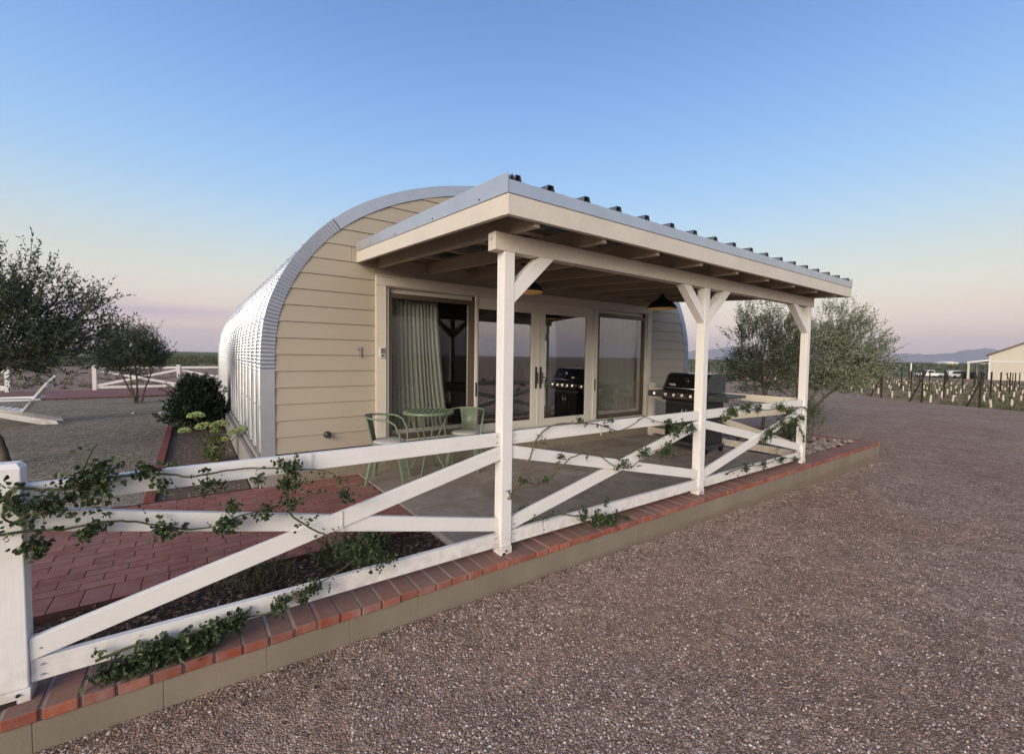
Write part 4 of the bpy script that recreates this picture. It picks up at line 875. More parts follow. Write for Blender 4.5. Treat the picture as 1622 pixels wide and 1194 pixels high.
# ------------------------------------------------------------------ trees
LEAFR = .68
def tree(name, base, height_pts, crown, leafm, nshoot, lab, cat='tree', shoot=.34, leaf=(.05, .011), per=22, seed=1, barkm=None, stems=1, spread=.1, rad=.05, group=None, hollow=.35, upw=.6, limbs=16, gap=.0, zmin=None):
    """crown: list of (cx,cy,cz, rx,ry,rz) relative to base. height_pts: list of trunk polylines relative to base"""
    rg = np.random.default_rng(seed); root = empty(name, base); tag(root, lab, cat, group)
    m = MB(); tips = []
    for pl in height_pts:
        pts = [Vector(p) for p in pl]; n = len(pts); rr = [rad*(1-.62*i/(n-1)) for i in range(n)]
        q = []; r2 = []
        for i in range(n-1):
            for k in range(4):
                t = k/4; q.append(pts[i].lerp(pts[i+1], t)+Vector(rg.normal(0, rad*.12, 3))); r2.append(rr[i]*(1-t)+rr[i+1]*t)
        q.append(pts[-1]); r2.append(rr[-1]); m.tube(q, r2, 8); tips.append((q[-1], rr[-1])); tips.append((q[len(q)*2//3], rr[-2]))
    m.build('trunk', barkm or bark, root)
    vol = np.array([c[3]*c[4]*c[5] for c in crown]); ci = rg.choice(len(crown), nshoot, p=vol/vol.sum()); C_ = np.array(crown)[ci]
    d = unit(rg.normal(size=(nshoot, 3))); rr = (hollow+(1-hollow)*rg.random(nshoot))**(1/1.6)
    f = np.array([noise.noise(Vector((float(a[0])*2.6+seed*7, float(a[1])*2.6, float(a[2])*2.6))) for a in d*1.0])
    rr = rr*(1+.34*f)
    P = C_[:, :3]+d*rr[:, None]*C_[:, 3:6]
    if gap:
        g = np.array([noise.noise(Vector((float(a[0])*3.2+seed, float(a[1])*3.2, float(a[2])*3.2))) for a in P]); P = P[g > gap-.5]; 
    if zmin is not None: P = P[P[:, 2] > zmin]
    cen = np.array([0, 0, np.mean([c[2] for c in crown])-.3]); out = unit(P-cen); D = unit(out*.8+np.array([0, 0, upw])+rg.normal(0, .28, P.shape))
    # limbs
    m = MB(); sel = rg.choice(len(P), min(limbs*4, len(P)), replace=False)
    for j, s_ in enumerate(sel):
        t0, tr = tips[rg.integers(len(tips))]; e = Vector(P[s_]); t0 = Vector(t0); mid = t0.lerp(e, .5)+Vector((0, 0, -.06))*(e-t0).length+Vector(rg.normal(0, .04, 3))
        r_ = tr*.6 if j < limbs else tr*.28
        m.tube([t0, t0.lerp(mid, .6), mid, mid.lerp(e, .6), e], [r_, r_*.85, r_*.6, r_*.4, r_*.15], 5, False)
    m.build('limbs', barkm or bark, root)
    # leafy shoots
    n = len(P); T = np.linspace(.05, 1, per)[None, :, None]; Ls = shoot*rg.uniform(.55, 1.25, (n, 1, 1)); bend = rg.normal(0, .16, (n, 1, 3))
    LPs = P[:, None, :]+D[:, None, :]*T*Ls+bend*T*T*Ls; LD = D[:, None, :]*.8+rg.normal(0, LEAFR, (n, per, 3))
    LPs = LPs.reshape(-1, 3)+rg.normal(0, .006, (n*per, 3)); V_, F_ = leaf_arrays(LPs, LD.reshape(-1, 3), rg.uniform(.7, 1.25, n*per)*leaf[0], rg.uniform(.8, 1.2, n*per)*leaf[1], 'lance' if leaf[1]/leaf[0] < .4 else 'oval')
    fo = link('foliage', np_mesh('foliage', V_, F_, leafm), root, kind='stuff')
    # twig stems of the shoots, as thin slivers
    s2, f2 = leaf_arrays(P, D+bend[:, 0]*.5, Ls[:, 0, 0], .006, 'lance'); link('twigs', np_mesh('twigs', s2, f2, barkm or bark), root, kind='stuff')
    return root
tree('olive_tree', (-3.70, 5.60, YZ), [[(.0, 0, -.05), (-.07, .02, .25), (-.17, .05, .55), (-.36, .1, 1.0), (-.45, .15, 1.5)], [(-.15, .05, .5), (-.14, .1, .95), (-.02, .1, 1.45)]],
     [(-.30, .1, 1.90, 1.05, 1.0, .78), (.22, .05, 1.68, .86, .75, .60), (-.85, 0, 1.75, .9, .9, .7), (-.1, 0, 1.42, 1.0, .9, .40)], oliveD, 3500, 'large dark green olive tree leaning at the left edge of the yard', shoot=.34, leaf=(.062, .0165), per=18, seed=4, rad=.052, hollow=.2, upw=.5, gap=.45)
tree('olive_tree', (-3.10, 13.3, YZ), [[(-.02, 0, 0), (-.12, .05, .35), (-.28, 0, .8), (-.36, 0, 1.2)], [(.03, 0, 0), (.04, .02, .5), (.0, 0, 1.3)], [(.10, .02, 0), (.2, 0, .4), (.38, .1, .95)], [(0, 0, 0), (-.08, -.1, .5), (-.1, -.1, 1.1)]],
     [(-.05, 0, 1.42, .66, .6, .62), (-.35, 0, 1.12, .42, .4, .40), (.35, 0, 1.2, .38, .4, .38)], oliveD, 1150, 'small multi stemmed olive tree at the back of the gravel yard', shoot=.30, leaf=(.068, .018), per=16, seed=9, rad=.030, hollow=.2, upw=.55)
tree('olive_tree', (7.62, 1.84, .12), [[(0, 0, 0), (.01, 0, .5), (0, .02, .95), (-.05, .05, 1.4)], [(0, 0, .78), (.12, -.08, 1.15), (.28, -.18, 1.6)], [(.30, -.2, 0), (.42, -.3, .35), (.62, -.42, .75), (.7, -.5, 1.3)]],
     [(-.08, .05, 1.95, .62, .62, .62), (.38, -.28, 1.70, .62, .62, .70), (-.36, .25, 1.38, .42, .42, .42), (.15, 0, 1.1, .65, .65, .42)], oliveL, 2300, 'grey green olive tree seen between the middle and right porch posts', shoot=.27, leaf=(.058, .016), per=17, seed=12, rad=.040, hollow=.12, gap=.50)
tree('olive_tree', (11.0, 2.43, -.16), [[(0, 0, 0), (.1, -.08, .5), (.3, -.2, 1.0), (.6, -.4, 1.6)], [(.05, 0, .1), (-.1, .05, .7), (-.15, .1, 1.3)], [(.1, -.05, .3), (.5, -.4, .9), (1.1, -.8, 1.4)]],
     [(.72, -.52, 2.28, .85, .85, .85), (.05, -.05, 1.95, .75, .75, .8), (1.2, -.85, 1.85, .68, .68, .62), (.6, -.45, 1.45, 1.0, 1.0, .55)], oliveS, 3900, 'silvery olive tree with broad crown beyond the right porch post', shoot=.32, leaf=(.070, .019), per=17, seed=15, upw=.45, rad=.045, hollow=.12, gap=.47)
# shrubs
tree('evergreen_shrub', (-1.76, 7.75, .17), [[(0, 0, 0), (.02, 0, .3), (0, 0, .6)], [(0, 0, 0), (-.15, 0, .4)], [(0, 0, 0), (.15, .05, .4)]],
     [(0, 0, .52, .40, .42, .44), (-.12, -.1, .30, .38, .4, .30), (.18, .0, .30, .30, .4, .28), (0, 0, .75, .28, .3, .22)], shrubL, 1150, 'dense dark green shrub against the metal house wall', 'shrub', shoot=.12, leaf=(.042, .024), per=14, seed=21, rad=.016, hollow=.15, upw=.3, limbs=8)
tree('low_bush', (6.35, .75, .18), [[(0, 0, 0), (.05, 0, .3), (.1, 0, .5)], [(0, 0, 0), (-.1, .1, .35)]],
     [(.05, 0, .40, .20, .2, .30)], scrubL, 150, 'low loose green bush growing behind the right porch post', 'bush', shoot=.16, leaf=(.030, .012), per=12, seed=23, rad=.010, hollow=.1, limbs=6)
tree('low_bush', (7.16, .79, .18), [[(0, 0, 0), (.05, 0, .3), (.1, 0, .5)], [(0, 0, 0), (-.1, .1, .35)]],
     [(.0, 0, .44, .20, .20, .32)], oliveL, 170, 'grey green bush rising from the river rocks right of the right porch post', 'bush', shoot=.16, leaf=(.036, .012), per=12, seed=24, rad=.010, hollow=.1, limbs=6)
tree('weedy_plant', (-.95, .62, .16), [[(0, 0, 0), (0, 0, .1)], [(0, 0, 0), (-.1, 0, .1)]],
     [(0, 0, .08, .26, .16, .10)], roseL, 170, 'low leafy plant spilling over the mulch behind the bottom rail', 'plant', shoot=.10, leaf=(.022, .011), per=12, seed=31, rad=.004, hollow=.0, limbs=6)
tree('weedy_plant', (-1.55, .66, .16), [[(0, 0, 0), (0, 0, .1)], [(0, 0, 0), (-.1, 0, .1)]],
     [(0, 0, .06, .22, .18, .08)], scrubL, 190, 'low olive green weeds in the mulch beside the brick path', 'plant', shoot=.10, leaf=(.020, .006), per=12, seed=32, rad=.004, hollow=.0, limbs=6)
tree('weedy_plant', (.33, .36, .196), [[(0, 0, 0), (0, 0, .1)], [(0, 0, 0), (.03, 0, .1)]],
     [(0, 0, .10, .06, .06, .09)], limeL, 26, 'fresh green weed at the foot of the fence right of the left post', 'plant', shoot=.06, leaf=(.026, .011), per=10, seed=33, rad=.003, hollow=.0, limbs=4)
tree('yellow_green_plant', (-2.04, 3.25, .17), [[(0, 0, 0), (0, 0, .15)], [(0, 0, 0), (.03, 0, .12)]],
     [(0, 0, .16, .08, .08, .10)], limeL, 40, 'small yellow green plant in the front corner of the soil bed', 'plant', shoot=.06, leaf=(.030, .016), per=10, seed=34, rad=.004, hollow=.0, limbs=4)
tree('rose_bush', (5.30, .42, .20), [[(0, 0, 0), (0, 0, .4), (.1, 0, .8)], [(0, 0, 0), (-.12, 0, .4)], [(0, 0, 0), (.15, .05, .5)]],
     [(.02, 0, .42, .22, .16, .34), (-.1, 0, .2, .25, .15, .18)], roseL, 120, 'rose bush growing at the foot of the right porch post', 'bush', shoot=.14, leaf=(.026, .017), per=9, seed=35, rad=.007, hollow=.1, limbs=8)
# hydrangea
hy = empty('hydrangea', (-1.62, 4.55, .17)); tag(hy, 'hydrangea with pale green flower heads in the soil bed', 'plant')
rg = np.random.default_rng(5)
heads = [(-.19, .02, .62, .088), (-.10, -.02, .475, .10), (.07, .02, .485, .10), (-.31, 0, .44, .06), (.22, .05, .36, .065), (.32, .02, .395, .06), (.11, -.03, .29, .05), (.02, .1, .40, .05)]
for hx, hy_, hz, hr in heads:
    n = 230; d = unit(rg.normal(size=(n, 3))); d[:, 2] = np.abs(d[:, 2])*.9-.15; P = np.array([hx, hy_, hz])+d*hr*np.array([1, 1, .62])
    V_, F_ = leaf_arrays(P, d+rg.normal(0, .6, d.shape), .020, .016, 'oval'); link('flower_head', np_mesh('flower_head', V_, F_, flower), hy)
    m = MB(); m.tube([(hx*.1, 0, 0), (hx*.5, hy_*.5, hz*.55), (hx, hy_, hz)], [.007, .005, .004], 6); m.build('stem', cane, hy)
P = np.stack([rg.normal(.0, .06, 150), rg.normal(0, .06, 150), rg.uniform(.04, .38, 150)], 1); D = rg.normal(size=(150, 3)); D[:, 2] -= .3
V_, F_ = leaf_arrays(P, D, rg.uniform(.03, .075, 150), rg.uniform(.02, .04, 150), 'oval'); link('foliage', np_mesh('foliage', V_, F_, hydL), hy, kind='stuff')

# ------------------------------------------------------------------ climbing roses on the rails
def rose(label, stems, blobs, seed, dens=26, dry=0):
    rg = np.random.default_rng(seed); x0, z0 = stems[0][0]; root = empty('climbing_rose', (x0, .05, z0)); tag(root, label, 'climbing rose', 'climbing roses on the white rail fence'); O = np.array([x0, .05, z0])
    Pn = []; Dn = []; Sz = []
    for s_ in stems:
        pts = np.array([(a, .062+.016*math.sin(i*1.7+seed), b) for i, (a, b) in enumerate(s_)]); q = []
        for i in range(len(pts)-1):
            for k in range(4): 
                t = k/4; a = pts[max(i-1, 0)]; b = pts[i]; c = pts[i+1]; d = pts[min(i+2, len(pts)-1)]
                q.append(.5*((2*b)+(c-a)*t+(2*a-5*b+4*c-d)*t*t+(3*b-a-3*c+d)*t**3)+rg.normal(0, .002, 3))
        q.append(pts[-1]); q = np.array(q); n = len(q); m = MB(); m.tube([Vector(p-O) for p in q], [.0065*(1-.6*i/n) for i in range(n)], 6); m.build('cane', canew if dry else cane, root)
        ln = np.linalg.norm(np.diff(q, axis=0), axis=1).sum(); nt_ = int(ln*dens*.45)
        for _ in range(nt_):
            p = q[rg.integers(n)]; d = unit(np.array([rg.normal(0, .8), -.35+rg.normal(0, .35), rg.normal(0.15, .9)])); L_ = rg.uniform(.03, .11)
            m2 = MB() if False else None
            nl = rg.integers(3, 7)
            for k in range(nl): Pn.append(p+d*L_*(k+1)/nl); Dn.append(d*.4+rg.normal(0, .8, 3)); Sz.append(rg.uniform(.014, .026))
    tw = MB()
    for (bx, bz_, br, cnt) in blobs:
        for _ in range(max(3, int(cnt/4.4))):
            e = unit(rg.normal(size=3)); e = np.array([bx, .045, bz_])+e*np.array([br*1.15, .055, br*.95])*rg.random()**.5; s_ = np.array([bx, .06, bz_])
            tw.tube([Vector(s_-O), Vector((s_+e)/2-O+np.array([0, -.01, .01])), Vector(e-O)], [.003, .0022, .001], 4, False)
            for k in range(7): Pn.append(s_+(e-s_)*rg.uniform(.4, 1.15)+rg.normal(0, .012, 3)); Dn.append(rg.normal(0, 1, 3)+np.array([0, -.4, -.1])); Sz.append(rg.uniform(.014, .030))
    if tw.v: tw.build('twigs', cane, root, kind='stuff')
    Pn = np.array(Pn)-O; Sz = np.array(Sz); V_, F_ = leaf_arrays(Pn, np.array(Dn), Sz, Sz*.72, 'oval'); link('foliage', np_mesh('foliage', V_, F_, roseL), root, kind='stuff'); return root
r1 = [(-2.60, .98), (-2.46, 1.03), (-2.41, 1.08), (-2.34, 1.06), (-2.25, 1.06), (-2.18, 1.08), (-2.05, 1.08), (-1.95, 1.07), (-1.86, 1.05), (-1.76, 1.05), (-1.66, 1.05), (-1.54, 1.04), (-1.45, 1.03), (-1.32, 1.0), (-1.22, .96), (-1.14, .83)]
r2 = [(-2.60, .92), (-2.47, .91), (-2.38, .90), (-2.28, .89), (-2.16, .90), (-2.08, .88), (-1.98, .84), (-1.86, .80), (-1.74, .80), (-1.66, .82), (-1.5, .83), (-1.40, .86), (-1.30, .88)]
r3 = [(-1.45, 1.03), (-1.45, .9), (-1.44, .79), (-1.35, .70), (-1.26, .63), (-1.12, .52), (-.98, .45), (-.90, .40)]
rose('leafy rose cane running along the top rail from the left post', [r1, [(-2.24, 1.06), (-2.20, 1.17), (-2.17, 1.23)], [(-2.41, 1.08), (-2.44, .98), (-2.40, .93)]], [(-2.20, 1.05, .12, 150), (-2.17, 1.13, .06, 50), (-2.33, .99, .10, 100), (-2.42, 1.02, .05, 40), (-2.02, 1.09, .06, 50), (-1.96, 1.03, .04, 30), (-1.78, 1.0, .06, 50), (-1.58, .99, .04, 25), (-1.43, 1.03, .07, 60), (-1.17, .84, .05, 40), (-1.50, 1.07, .03, 14)], 41, 26)
rose('thin rose cane lying across the falling brace beside the left post', [r2], [(-2.36, .85, .06, 70), (-2.20, .87, .06, 60), (-1.95, .82, .06, 70), (-1.72, .79, .07, 80), (-1.68, .87, .04, 30), (-1.55, .83, .05, 40)], 42, 22)
rose('rose shoot hanging over the crossing of the leftmost braces down to the bottom rail', [r3], [(-1.45, .95, .06, 60), (-1.44, .84, .05, 40), (-1.05, .48, .12, 160), (-1.18, .55, .06, 40), (-.92, .42, .06, 50)], 43, 26)
low = [(-2.20, .30), (-2.07, .31), (-1.96, .30), (-1.85, .31), (-1.75, .31), (-1.62, .29), (-1.53, .30), (-1.42, .34), (-1.26, .38), (-1.12, .45)]
rose('dense rose growth sprawling over the bottom rail and kerb bricks at left', [low], [(-2.15, .25, .06, 90), (-2.08, .23, .07, 150), (-2.0, .27, .08, 190), (-1.93, .24, .09, 230), (-1.84, .26, .09, 240), (-1.76, .29, .08, 190), (-1.68, .31, .06, 100), (-1.50, .32, .05, 60), (-1.40, .34, .05, 60), (-1.33, .37, .04, 40)], 44, 22)
r4 = [(-.02, .60), (.05, .76), (.13, .89), (.19, 1.0), (.31, 1.08), (.47, 1.11), (.75, 1.09), (.93, 1.05), (1.13, .99), (1.28, 1.04), (1.44, 1.09), (1.66, 1.03), (1.85, .99), (2.12, .93), (2.28, .90)]
r5 = [(.02, .66), (.10, .70), (.2, .68), (.35, .69), (.46, .77), (.55, .84), (.72, .85), (.9, .8), (1.02, .72), (1.23, .66), (1.44, .72), (1.72, .77), (1.92, .74)]
rose('nearly bare rose cane arching over the top rail between left and middle post', [r4], [(.62, 1.12, .03, 18), (1.95, .95, .11, 150), (2.15, .93, .08, 70), (1.80, 1.02, .05, 30), (.95, 1.10, .02, 10)], 45, 13, 1)
rose('bare rose cane looping across the braces between left and middle post', [r5], [(.10, .72, .03, 18), (.45, .86, .03, 20), (1.15, .70, .08, 50), (1.45, .76, .08, 60), (1.76, .76, .11, 120), (.30, .70, .03, 12)], 46, 12, 1)
rose('rose sprig trailing over the kerb bricks right of the left porch post', [[(.20, .42), (.27, .42), (.46, .40), (.66, .34), (.88, .28), (1.12, .21), (1.36, .16)]], [(.72, .34, .07, 60), (.86, .28, .09, 130), (1.02, .25, .09, 120), (.95, .40, .05, 20), (1.22, .22, .05, 30)], 47, 18)
r7 = [(2.82, .96), (2.94, 1.13), (3.29, 1.07), (3.76, 1.01), (4.17, 1.02), (4.54, .96), (4.76, .78), (4.88, .51)]
r8 = [(4.88, .51), (4.6, .83), (4.28, .86), (3.94, .76), (3.74, .67)]
rose('rose cane arching from the right porch post over the top rail', [r7, [(4.5, 1.0), (4.86, .98), (5.02, .86), (5.04, .6), (5.02, .35)]], [(2.95, 1.04, .10, 120), (3.25, 1.08, .10, 100), (3.55, 1.05, .08, 60), (4.10, 1.02, .10, 80), (4.35, .98, .10, 80), (2.80, .98, .05, 40)], 48, 16)
rose('rose growth covering the crossed braces beside the right porch post', [r8], [(3.86, .74, .12, 110), (4.2, .82, .12, 100), (3.7, .66, .08, 50), (4.5, .82, .1, 70), (4.75, .85, .08, 50)], 49, 20)
rose('thin rose cane on the bottom rail beside the right porch post', [[(2.86, .36), (3.28, .38), (3.81, .35), (4.24, .38), (4.77, .28)]], [(3.3, .38, .07, 40), (3.7, .36, .08, 40), (4.2, .36, .08, 50), (4.6, .32, .07, 40)], 50, 18)
for (x, z, h) in ((-1.95, 1.04, .10), (-1.72, .79, .10), (-1.50, .31, .10), (-1.17, .68, .12), (.92, 1.03, .12), (.83, .31, .11), (-1.33, 1.035, .1)):
    m = MB(); m.box((x-.003-FO.x, RY-.012-FO.y, z-h/2-FO.z), (x+.003-FO.x, RY-.0085-FO.y, z+h/2-FO.z)); m.build('cable_tie', vinyl, fn)

# ------------------------------------------------------------------ rock bed at the right end
m = MB(); m.box((5.165, .26, -.2), (7.63, 3.66, .135)); o = m.build('rock_bed_soil', mulchm); struct(o)
rg = np.random.default_rng(8); n = 620; P = np.stack([rg.uniform(5.25, 7.55, n), .33+3.2*rg.random(n)**1.3, rg.uniform(.15, .205, n)], 1)
V_, F_ = stones(P, rg.uniform(.03, .075, n), .7, .12); me = np_mesh('river_rocks', V_, F_, rockm); o = link('river_rocks', me, kind='stuff'); tag(o, 'rounded tan river rocks filling the bed at the right wall end', 'rocks')
for i, (x, y) in enumerate(((-2.93, 10.65), (-2.44, 10.5))):
    m = MB(); V_, F_ = stones(np.array([[0, 0, .02]]), .05, .6, .15); o = link('white_stone', np_mesh('white_stone', V_, F_, seatw)); o.location = (x, y, YZ); tag(o, ['white stone on the yard gravel in front of the small olive', 'white stone on the yard gravel nearest the dark shrub'][i], 'stone')

# ------------------------------------------------------------------ vineyard
rg = np.random.default_rng(11)
VR = Vector((1, .12, 0)).normalized()
def vineyard_post():
    o = empty('vineyard_post', (0, 0, 0)); tag(o, 'thin dark steel vineyard post standing among the grow tubes', 'post', 'steel posts of the young vineyard')
    m = MB(); m.box((-.034, -.026, 0), (.034, .026, 1.66)); m.build('stake', rust, o); m = MB(); m.tube([(0, -.028, 1.2), (0, .028, 1.2)], .006, 4); m.build('wire_clip', rust, o); return o
vp = vineyard_post(); vpk = tree_of(vp)
be = empty('brace_post', (0, 0, 0)); tag(be, '', 'post', 'slanting end braces of the vineyard rows')
m = MB(); m.tube([(-.9, 0, 0), (.22, 0, 1.56)], .042, 8); m.build('brace', rust, be); m = MB(); m.box((-.95, -.06, 0), (-.82, .06, .05)); m.build('foot', rust, be); bek = tree_of(be)
gt = empty('grow_tube', (0, 0, 0)); tag(gt, 'short cream grow tube round a young vine', 'grow tube', 'cream grow tubes of the young vineyard')
m = MB(); m.lathe([(.046, 0), (.046, .42), (.038, .42), (.038, 0)], 8); m.build('tube', tubem, gt)
Pl = rg.normal(0, .06, (16, 3)); Pl[:, 2] = .40+np.abs(Pl[:, 2])*1.6; V_, F_ = leaf_arrays(Pl, rg.normal(size=(16, 3))+np.array([0, 0, .4]), .10, .07, 'oval'); link('vine_leaves', np_mesh('vine_leaves', V_, F_, scrubL), gt); gtk = tree_of(gt)
def inview(x, y):
    d = Vector((x, y, 0))-CAM; dep = d.x*fw.x+d.y*fw.y; s_ = (d.x*r0.x+d.y*r0.y)/dep; return dep > 1 and .34 < s_ < 1.24
cnt = 0; first = True; ntube = 0; used = {'p': False, 'b': False, 't': False}
def place(key, o, kids, loc, rz, label=None):
    if not used[key]:
        used[key] = True; o.location = loc; o.rotation_euler = (0, 0, rz)
        if label: o['label'] = label
        return o
    return copy_tree(o, kids, loc, rz, label)
VR = Vector((.944, -.33, 0))
tubes = []; ri = 0; y0_ = -3.0
while y0_ < 46:
    sx0 = road_edge(y0_)+.9; L_ = 0.0; k = 0
    while L_ < 40:
        x = sx0+VR.x*L_; y = y0_+VR.y*L_
        if inview(x, y):
            place('p', vp, vpk, (x+rg.normal(0, .08), y, base_h(x, y)-.04), math.atan2(VR.y, VR.x))
            if k == 0 or L_ > 33: place('b', be, bek, (x, y, base_h(x, y)-.04), math.atan2(VR.y, VR.x)+(0 if k == 0 else math.pi))
        L_ += 5.4; k += 1
    L_ = .9
    while L_ < 36:
        x = sx0+VR.x*L_; y = y0_+VR.y*L_
        if inview(x, y) and rg.random() > .08: tubes.append((x+rg.normal(0, .08), y+rg.normal(0, .07)))
        L_ += 1.4
    y0_ += 2.2 if y0_ < 12 else 3.0; ri += 1
be_all = [o for o in bpy.data.objects if o.name.startswith('brace_post')]
be_all.sort(key=lambda o: (o.location-CAM).length)
near = [o for o in be_all if (o.location-CAM).length < 60][:12]
for o in be_all: o['label'] = 'thin dark slanting end brace far back in the vineyard'
near.sort(key=lambda o: -((o.location-CAM).dot(r0)/(o.location-CAM).dot(fw)))
ordw = ['rightmost of the near ones', 'second near one from the right', 'third near one from the right', 'fourth near one from the right', 'fifth near one from the right', 'sixth near one from the right', 'seventh near one from the right', 'eighth near one from the right', 'ninth near one from the right', 'tenth near one from the right', 'eleventh near one from the right', 'twelfth near one from the right']
for o, w_ in zip(near, ordw): o['label'] = f'slanting dark end brace of a vineyard row, {w_}'
tubes.sort(key=lambda q: (q[0]-CAM.x)**2+(q[1]-CAM.y)**2)
for x, y in tubes[:295]:
    o = place('t', gt, gtk, (x, y, base_h(x, y)-.05), rg.uniform(0, 6.28))
    o.rotation_euler[0] = rg.normal(0, .05); o.rotation_euler[1] = rg.normal(0, .05)
# grass tufts on the vineyard ground
n = 15000; X = 27+48*rg.random(n)**1.4; Y = rg.uniform(-6, 45, n); k = np.array([x > road_edge(y)+.4 and noise.noise(Vector((x*.35, y*.35, 5))) > -.05 for x, y in zip(X, Y)]); X, Y = X[k], Y[k]
P = np.stack([X, Y, -.0151*X-.04], 1); P = np.repeat(P, 3, 0)+rg.normal(0, .08, (len(X)*3, 3))*np.array([1, 1, 0]); D = rg.normal(0, .5, P.shape); D[:, 2] = np.abs(D[:, 2])+.5
V_, F_ = leaf_arrays(P, D, rg.uniform(.08, .22, len(P)), .05, 'lance'); o = link('vineyard_grass', np_mesh('vineyard_grass', V_, F_, grassL), kind='stuff'); tag(o, 'patchy low grass between the young vines', 'grass')

# ------------------------------------------------------------------ scrubland behind the yard (left) and crops far right
n = 2600; aa = rg.uniform(-.95, -.05, n); dd = 20+110*rg.random(n)**1.3; X = CAM.x+dd*np.sin(aa+YAW-.12); Y = CAM.y+dd*np.cos(aa+YAW-.12); k = (Y > 20.5); X, Y = X[k], Y[k]
hz = np.clip((np.hypot(X-CAM.x, Y-CAM.y)-40)/25, 0, 1); keep = (rg.random(len(X)) < .42+.58*hz); X, Y, hz = X[keep], Y[keep], hz[keep]
sz = rg.uniform(.10, .30, len(X))*(1+3.2*hz); per_ = 42; P = np.stack([X, Y, np.array([base_h(a, b) for a, b in zip(X, Y)])], 1)
d = unit(rg.normal(size=(len(X), per_, 3))); d[..., 2] = np.abs(d[..., 2])*.75; LPp = P[:, None, :]+d*sz[:, None, None]*rg.random((len(X), per_, 1))**.4*np.array([1.3, 1.3, 1.0])
V_, F_ = leaf_arrays(LPp.reshape(-1, 3), rg.normal(size=(len(X)*per_, 3)), np.repeat(.07+.16*hz, per_)*rg.uniform(.7, 1.4, len(X)*per_), np.repeat(.035+.10*hz, per_), 'lance')
o = link('scrubland', np_mesh('scrubland', V_, F_, scrubL), kind='stuff'); tag(o, 'low grey green desert scrub stretching to the horizon behind the yard', 'scrub')
# small far buildings
def farbox(x, y, w_, d_, h, label):
    z = base_h(x, y)-.05; b = empty('farm_building', (x, y, z)); tag(b, label, 'building'); b.rotation_euler = (0, 0, R(-35))
    m = MB(); m.box((-w_/2, -d_/2, 0), (w_/2, d_/2, h)); m.build('wall', barnm, b); m = MB(); m.prism([(-w_/2-.3, h+.02), (w_/2+.3, h+.02), (0, h+h*.45)], 1, -d_/2-.3, d_/2+.3); m.build('roof', carw, b)
farbox(760, 128, 20, 12, 3.2, 'distant white farm building on the plain left of the pickup trucks'); farbox(980, 118, 30, 14, 3.4, 'distant pale farm building on the horizon above the pickup trucks')
n = 1500; X = rg.uniform(220, 900, n); Y = rg.uniform(-10, 900, n); P = np.stack([X, Y, np.full(n, -2.3)], 1); d = unit(rg.normal(size=(n, 26, 3))); d[..., 2] = np.abs(d[..., 2]); LPp = P[:, None]+d*rg.uniform(1.0, 2.6, (n, 1, 1))*np.array([2.2, 2.2, .8])
V_, F_ = leaf_arrays(LPp.reshape(-1, 3), rg.normal(size=(n*26, 3)), 1.5, 1.1, 'lance'); o = link('far_crops', np_mesh('far_crops', V_, F_, scrubL), kind='stuff'); tag(o, 'far green belt of crops and trees across the plain', 'crops')
m = MB(); m.cyl((0, 0, 0), (0, 0, 3.0), .24, 10); m.lathe([(.3, 3.0), (.3, 3.2), (0, 3.3)], 10); o = m.build('white_pole', carw); o.location = (226, 46.5, -2.3); tag(o, 'white pole standing on the far plain left of the trucks', 'pole')

# mountains
def range_(name, az0, az1, D, hfun, lab, seed):
    n = 160; V = []; 
    for j, f_ in enumerate((0, .35, .7, 1.0, 1.5)):
        for i in range(n+1):
            t = i/n; a = az0+(az1-az0)*t; h = hfun(t)*(1+.10*noise.noise(Vector((t*26, seed, 0)))+.05*noise.noise(Vector((t*70, seed, 3))))
            dist = D*(1-.10*(1-f_)) if f_ <= 1 else D*1.1; z = -6+h*f_*(1+.12*noise.noise(Vector((t*40, f_*4, seed)))) if f_ <= 1 else -6
            V.append((CAM.x+dist*math.sin(a), CAM.y+dist*math.cos(a), z))
    F = [(j*(n+1)+i, j*(n+1)+i+1, (j+1)*(n+1)+i+1, (j+1)*(n+1)+i) for j in range(4) for i in range(n)]
    o = link(name, np_mesh(name, V, F, mount, True)); struct(o, lab)
def azpx(u): return YAW+math.atan((u-811)/701.4)
h1 = lambda t: 95+70*math.exp(-((t-.70)/.10)**2)+30*math.exp(-((t-.45)/.07)**2)+25*math.sin(t*9)
range_('mountain_range', azpx(1340), azpx(1800), 8000, lambda t: max(10, (70+95*math.exp(-((azpx(1340)+(azpx(1800)-azpx(1340))*t-azpx(1555))/.035)**2)+35*math.exp(-((azpx(1340)+(azpx(1800)-azpx(1340))*t-azpx(1430))/.05)**2))*min(1, t*6, (1-t)*6)*1.08), 'low blue mountain range on the right horizon', 2)
range_('mountain_range', azpx(1030), azpx(1330), 8400, lambda t: max(8, (75+110*math.exp(-((azpx(1030)+(azpx(1330)-azpx(1030))*t-azpx(1155))/.04)**2)+50*math.exp(-((azpx(1030)+(azpx(1330)-azpx(1030))*t-azpx(1100))/.03)**2))*min(1, t*6, (1-t)*5)*1.12), 'lavender mountains behind the middle porch post', 5)

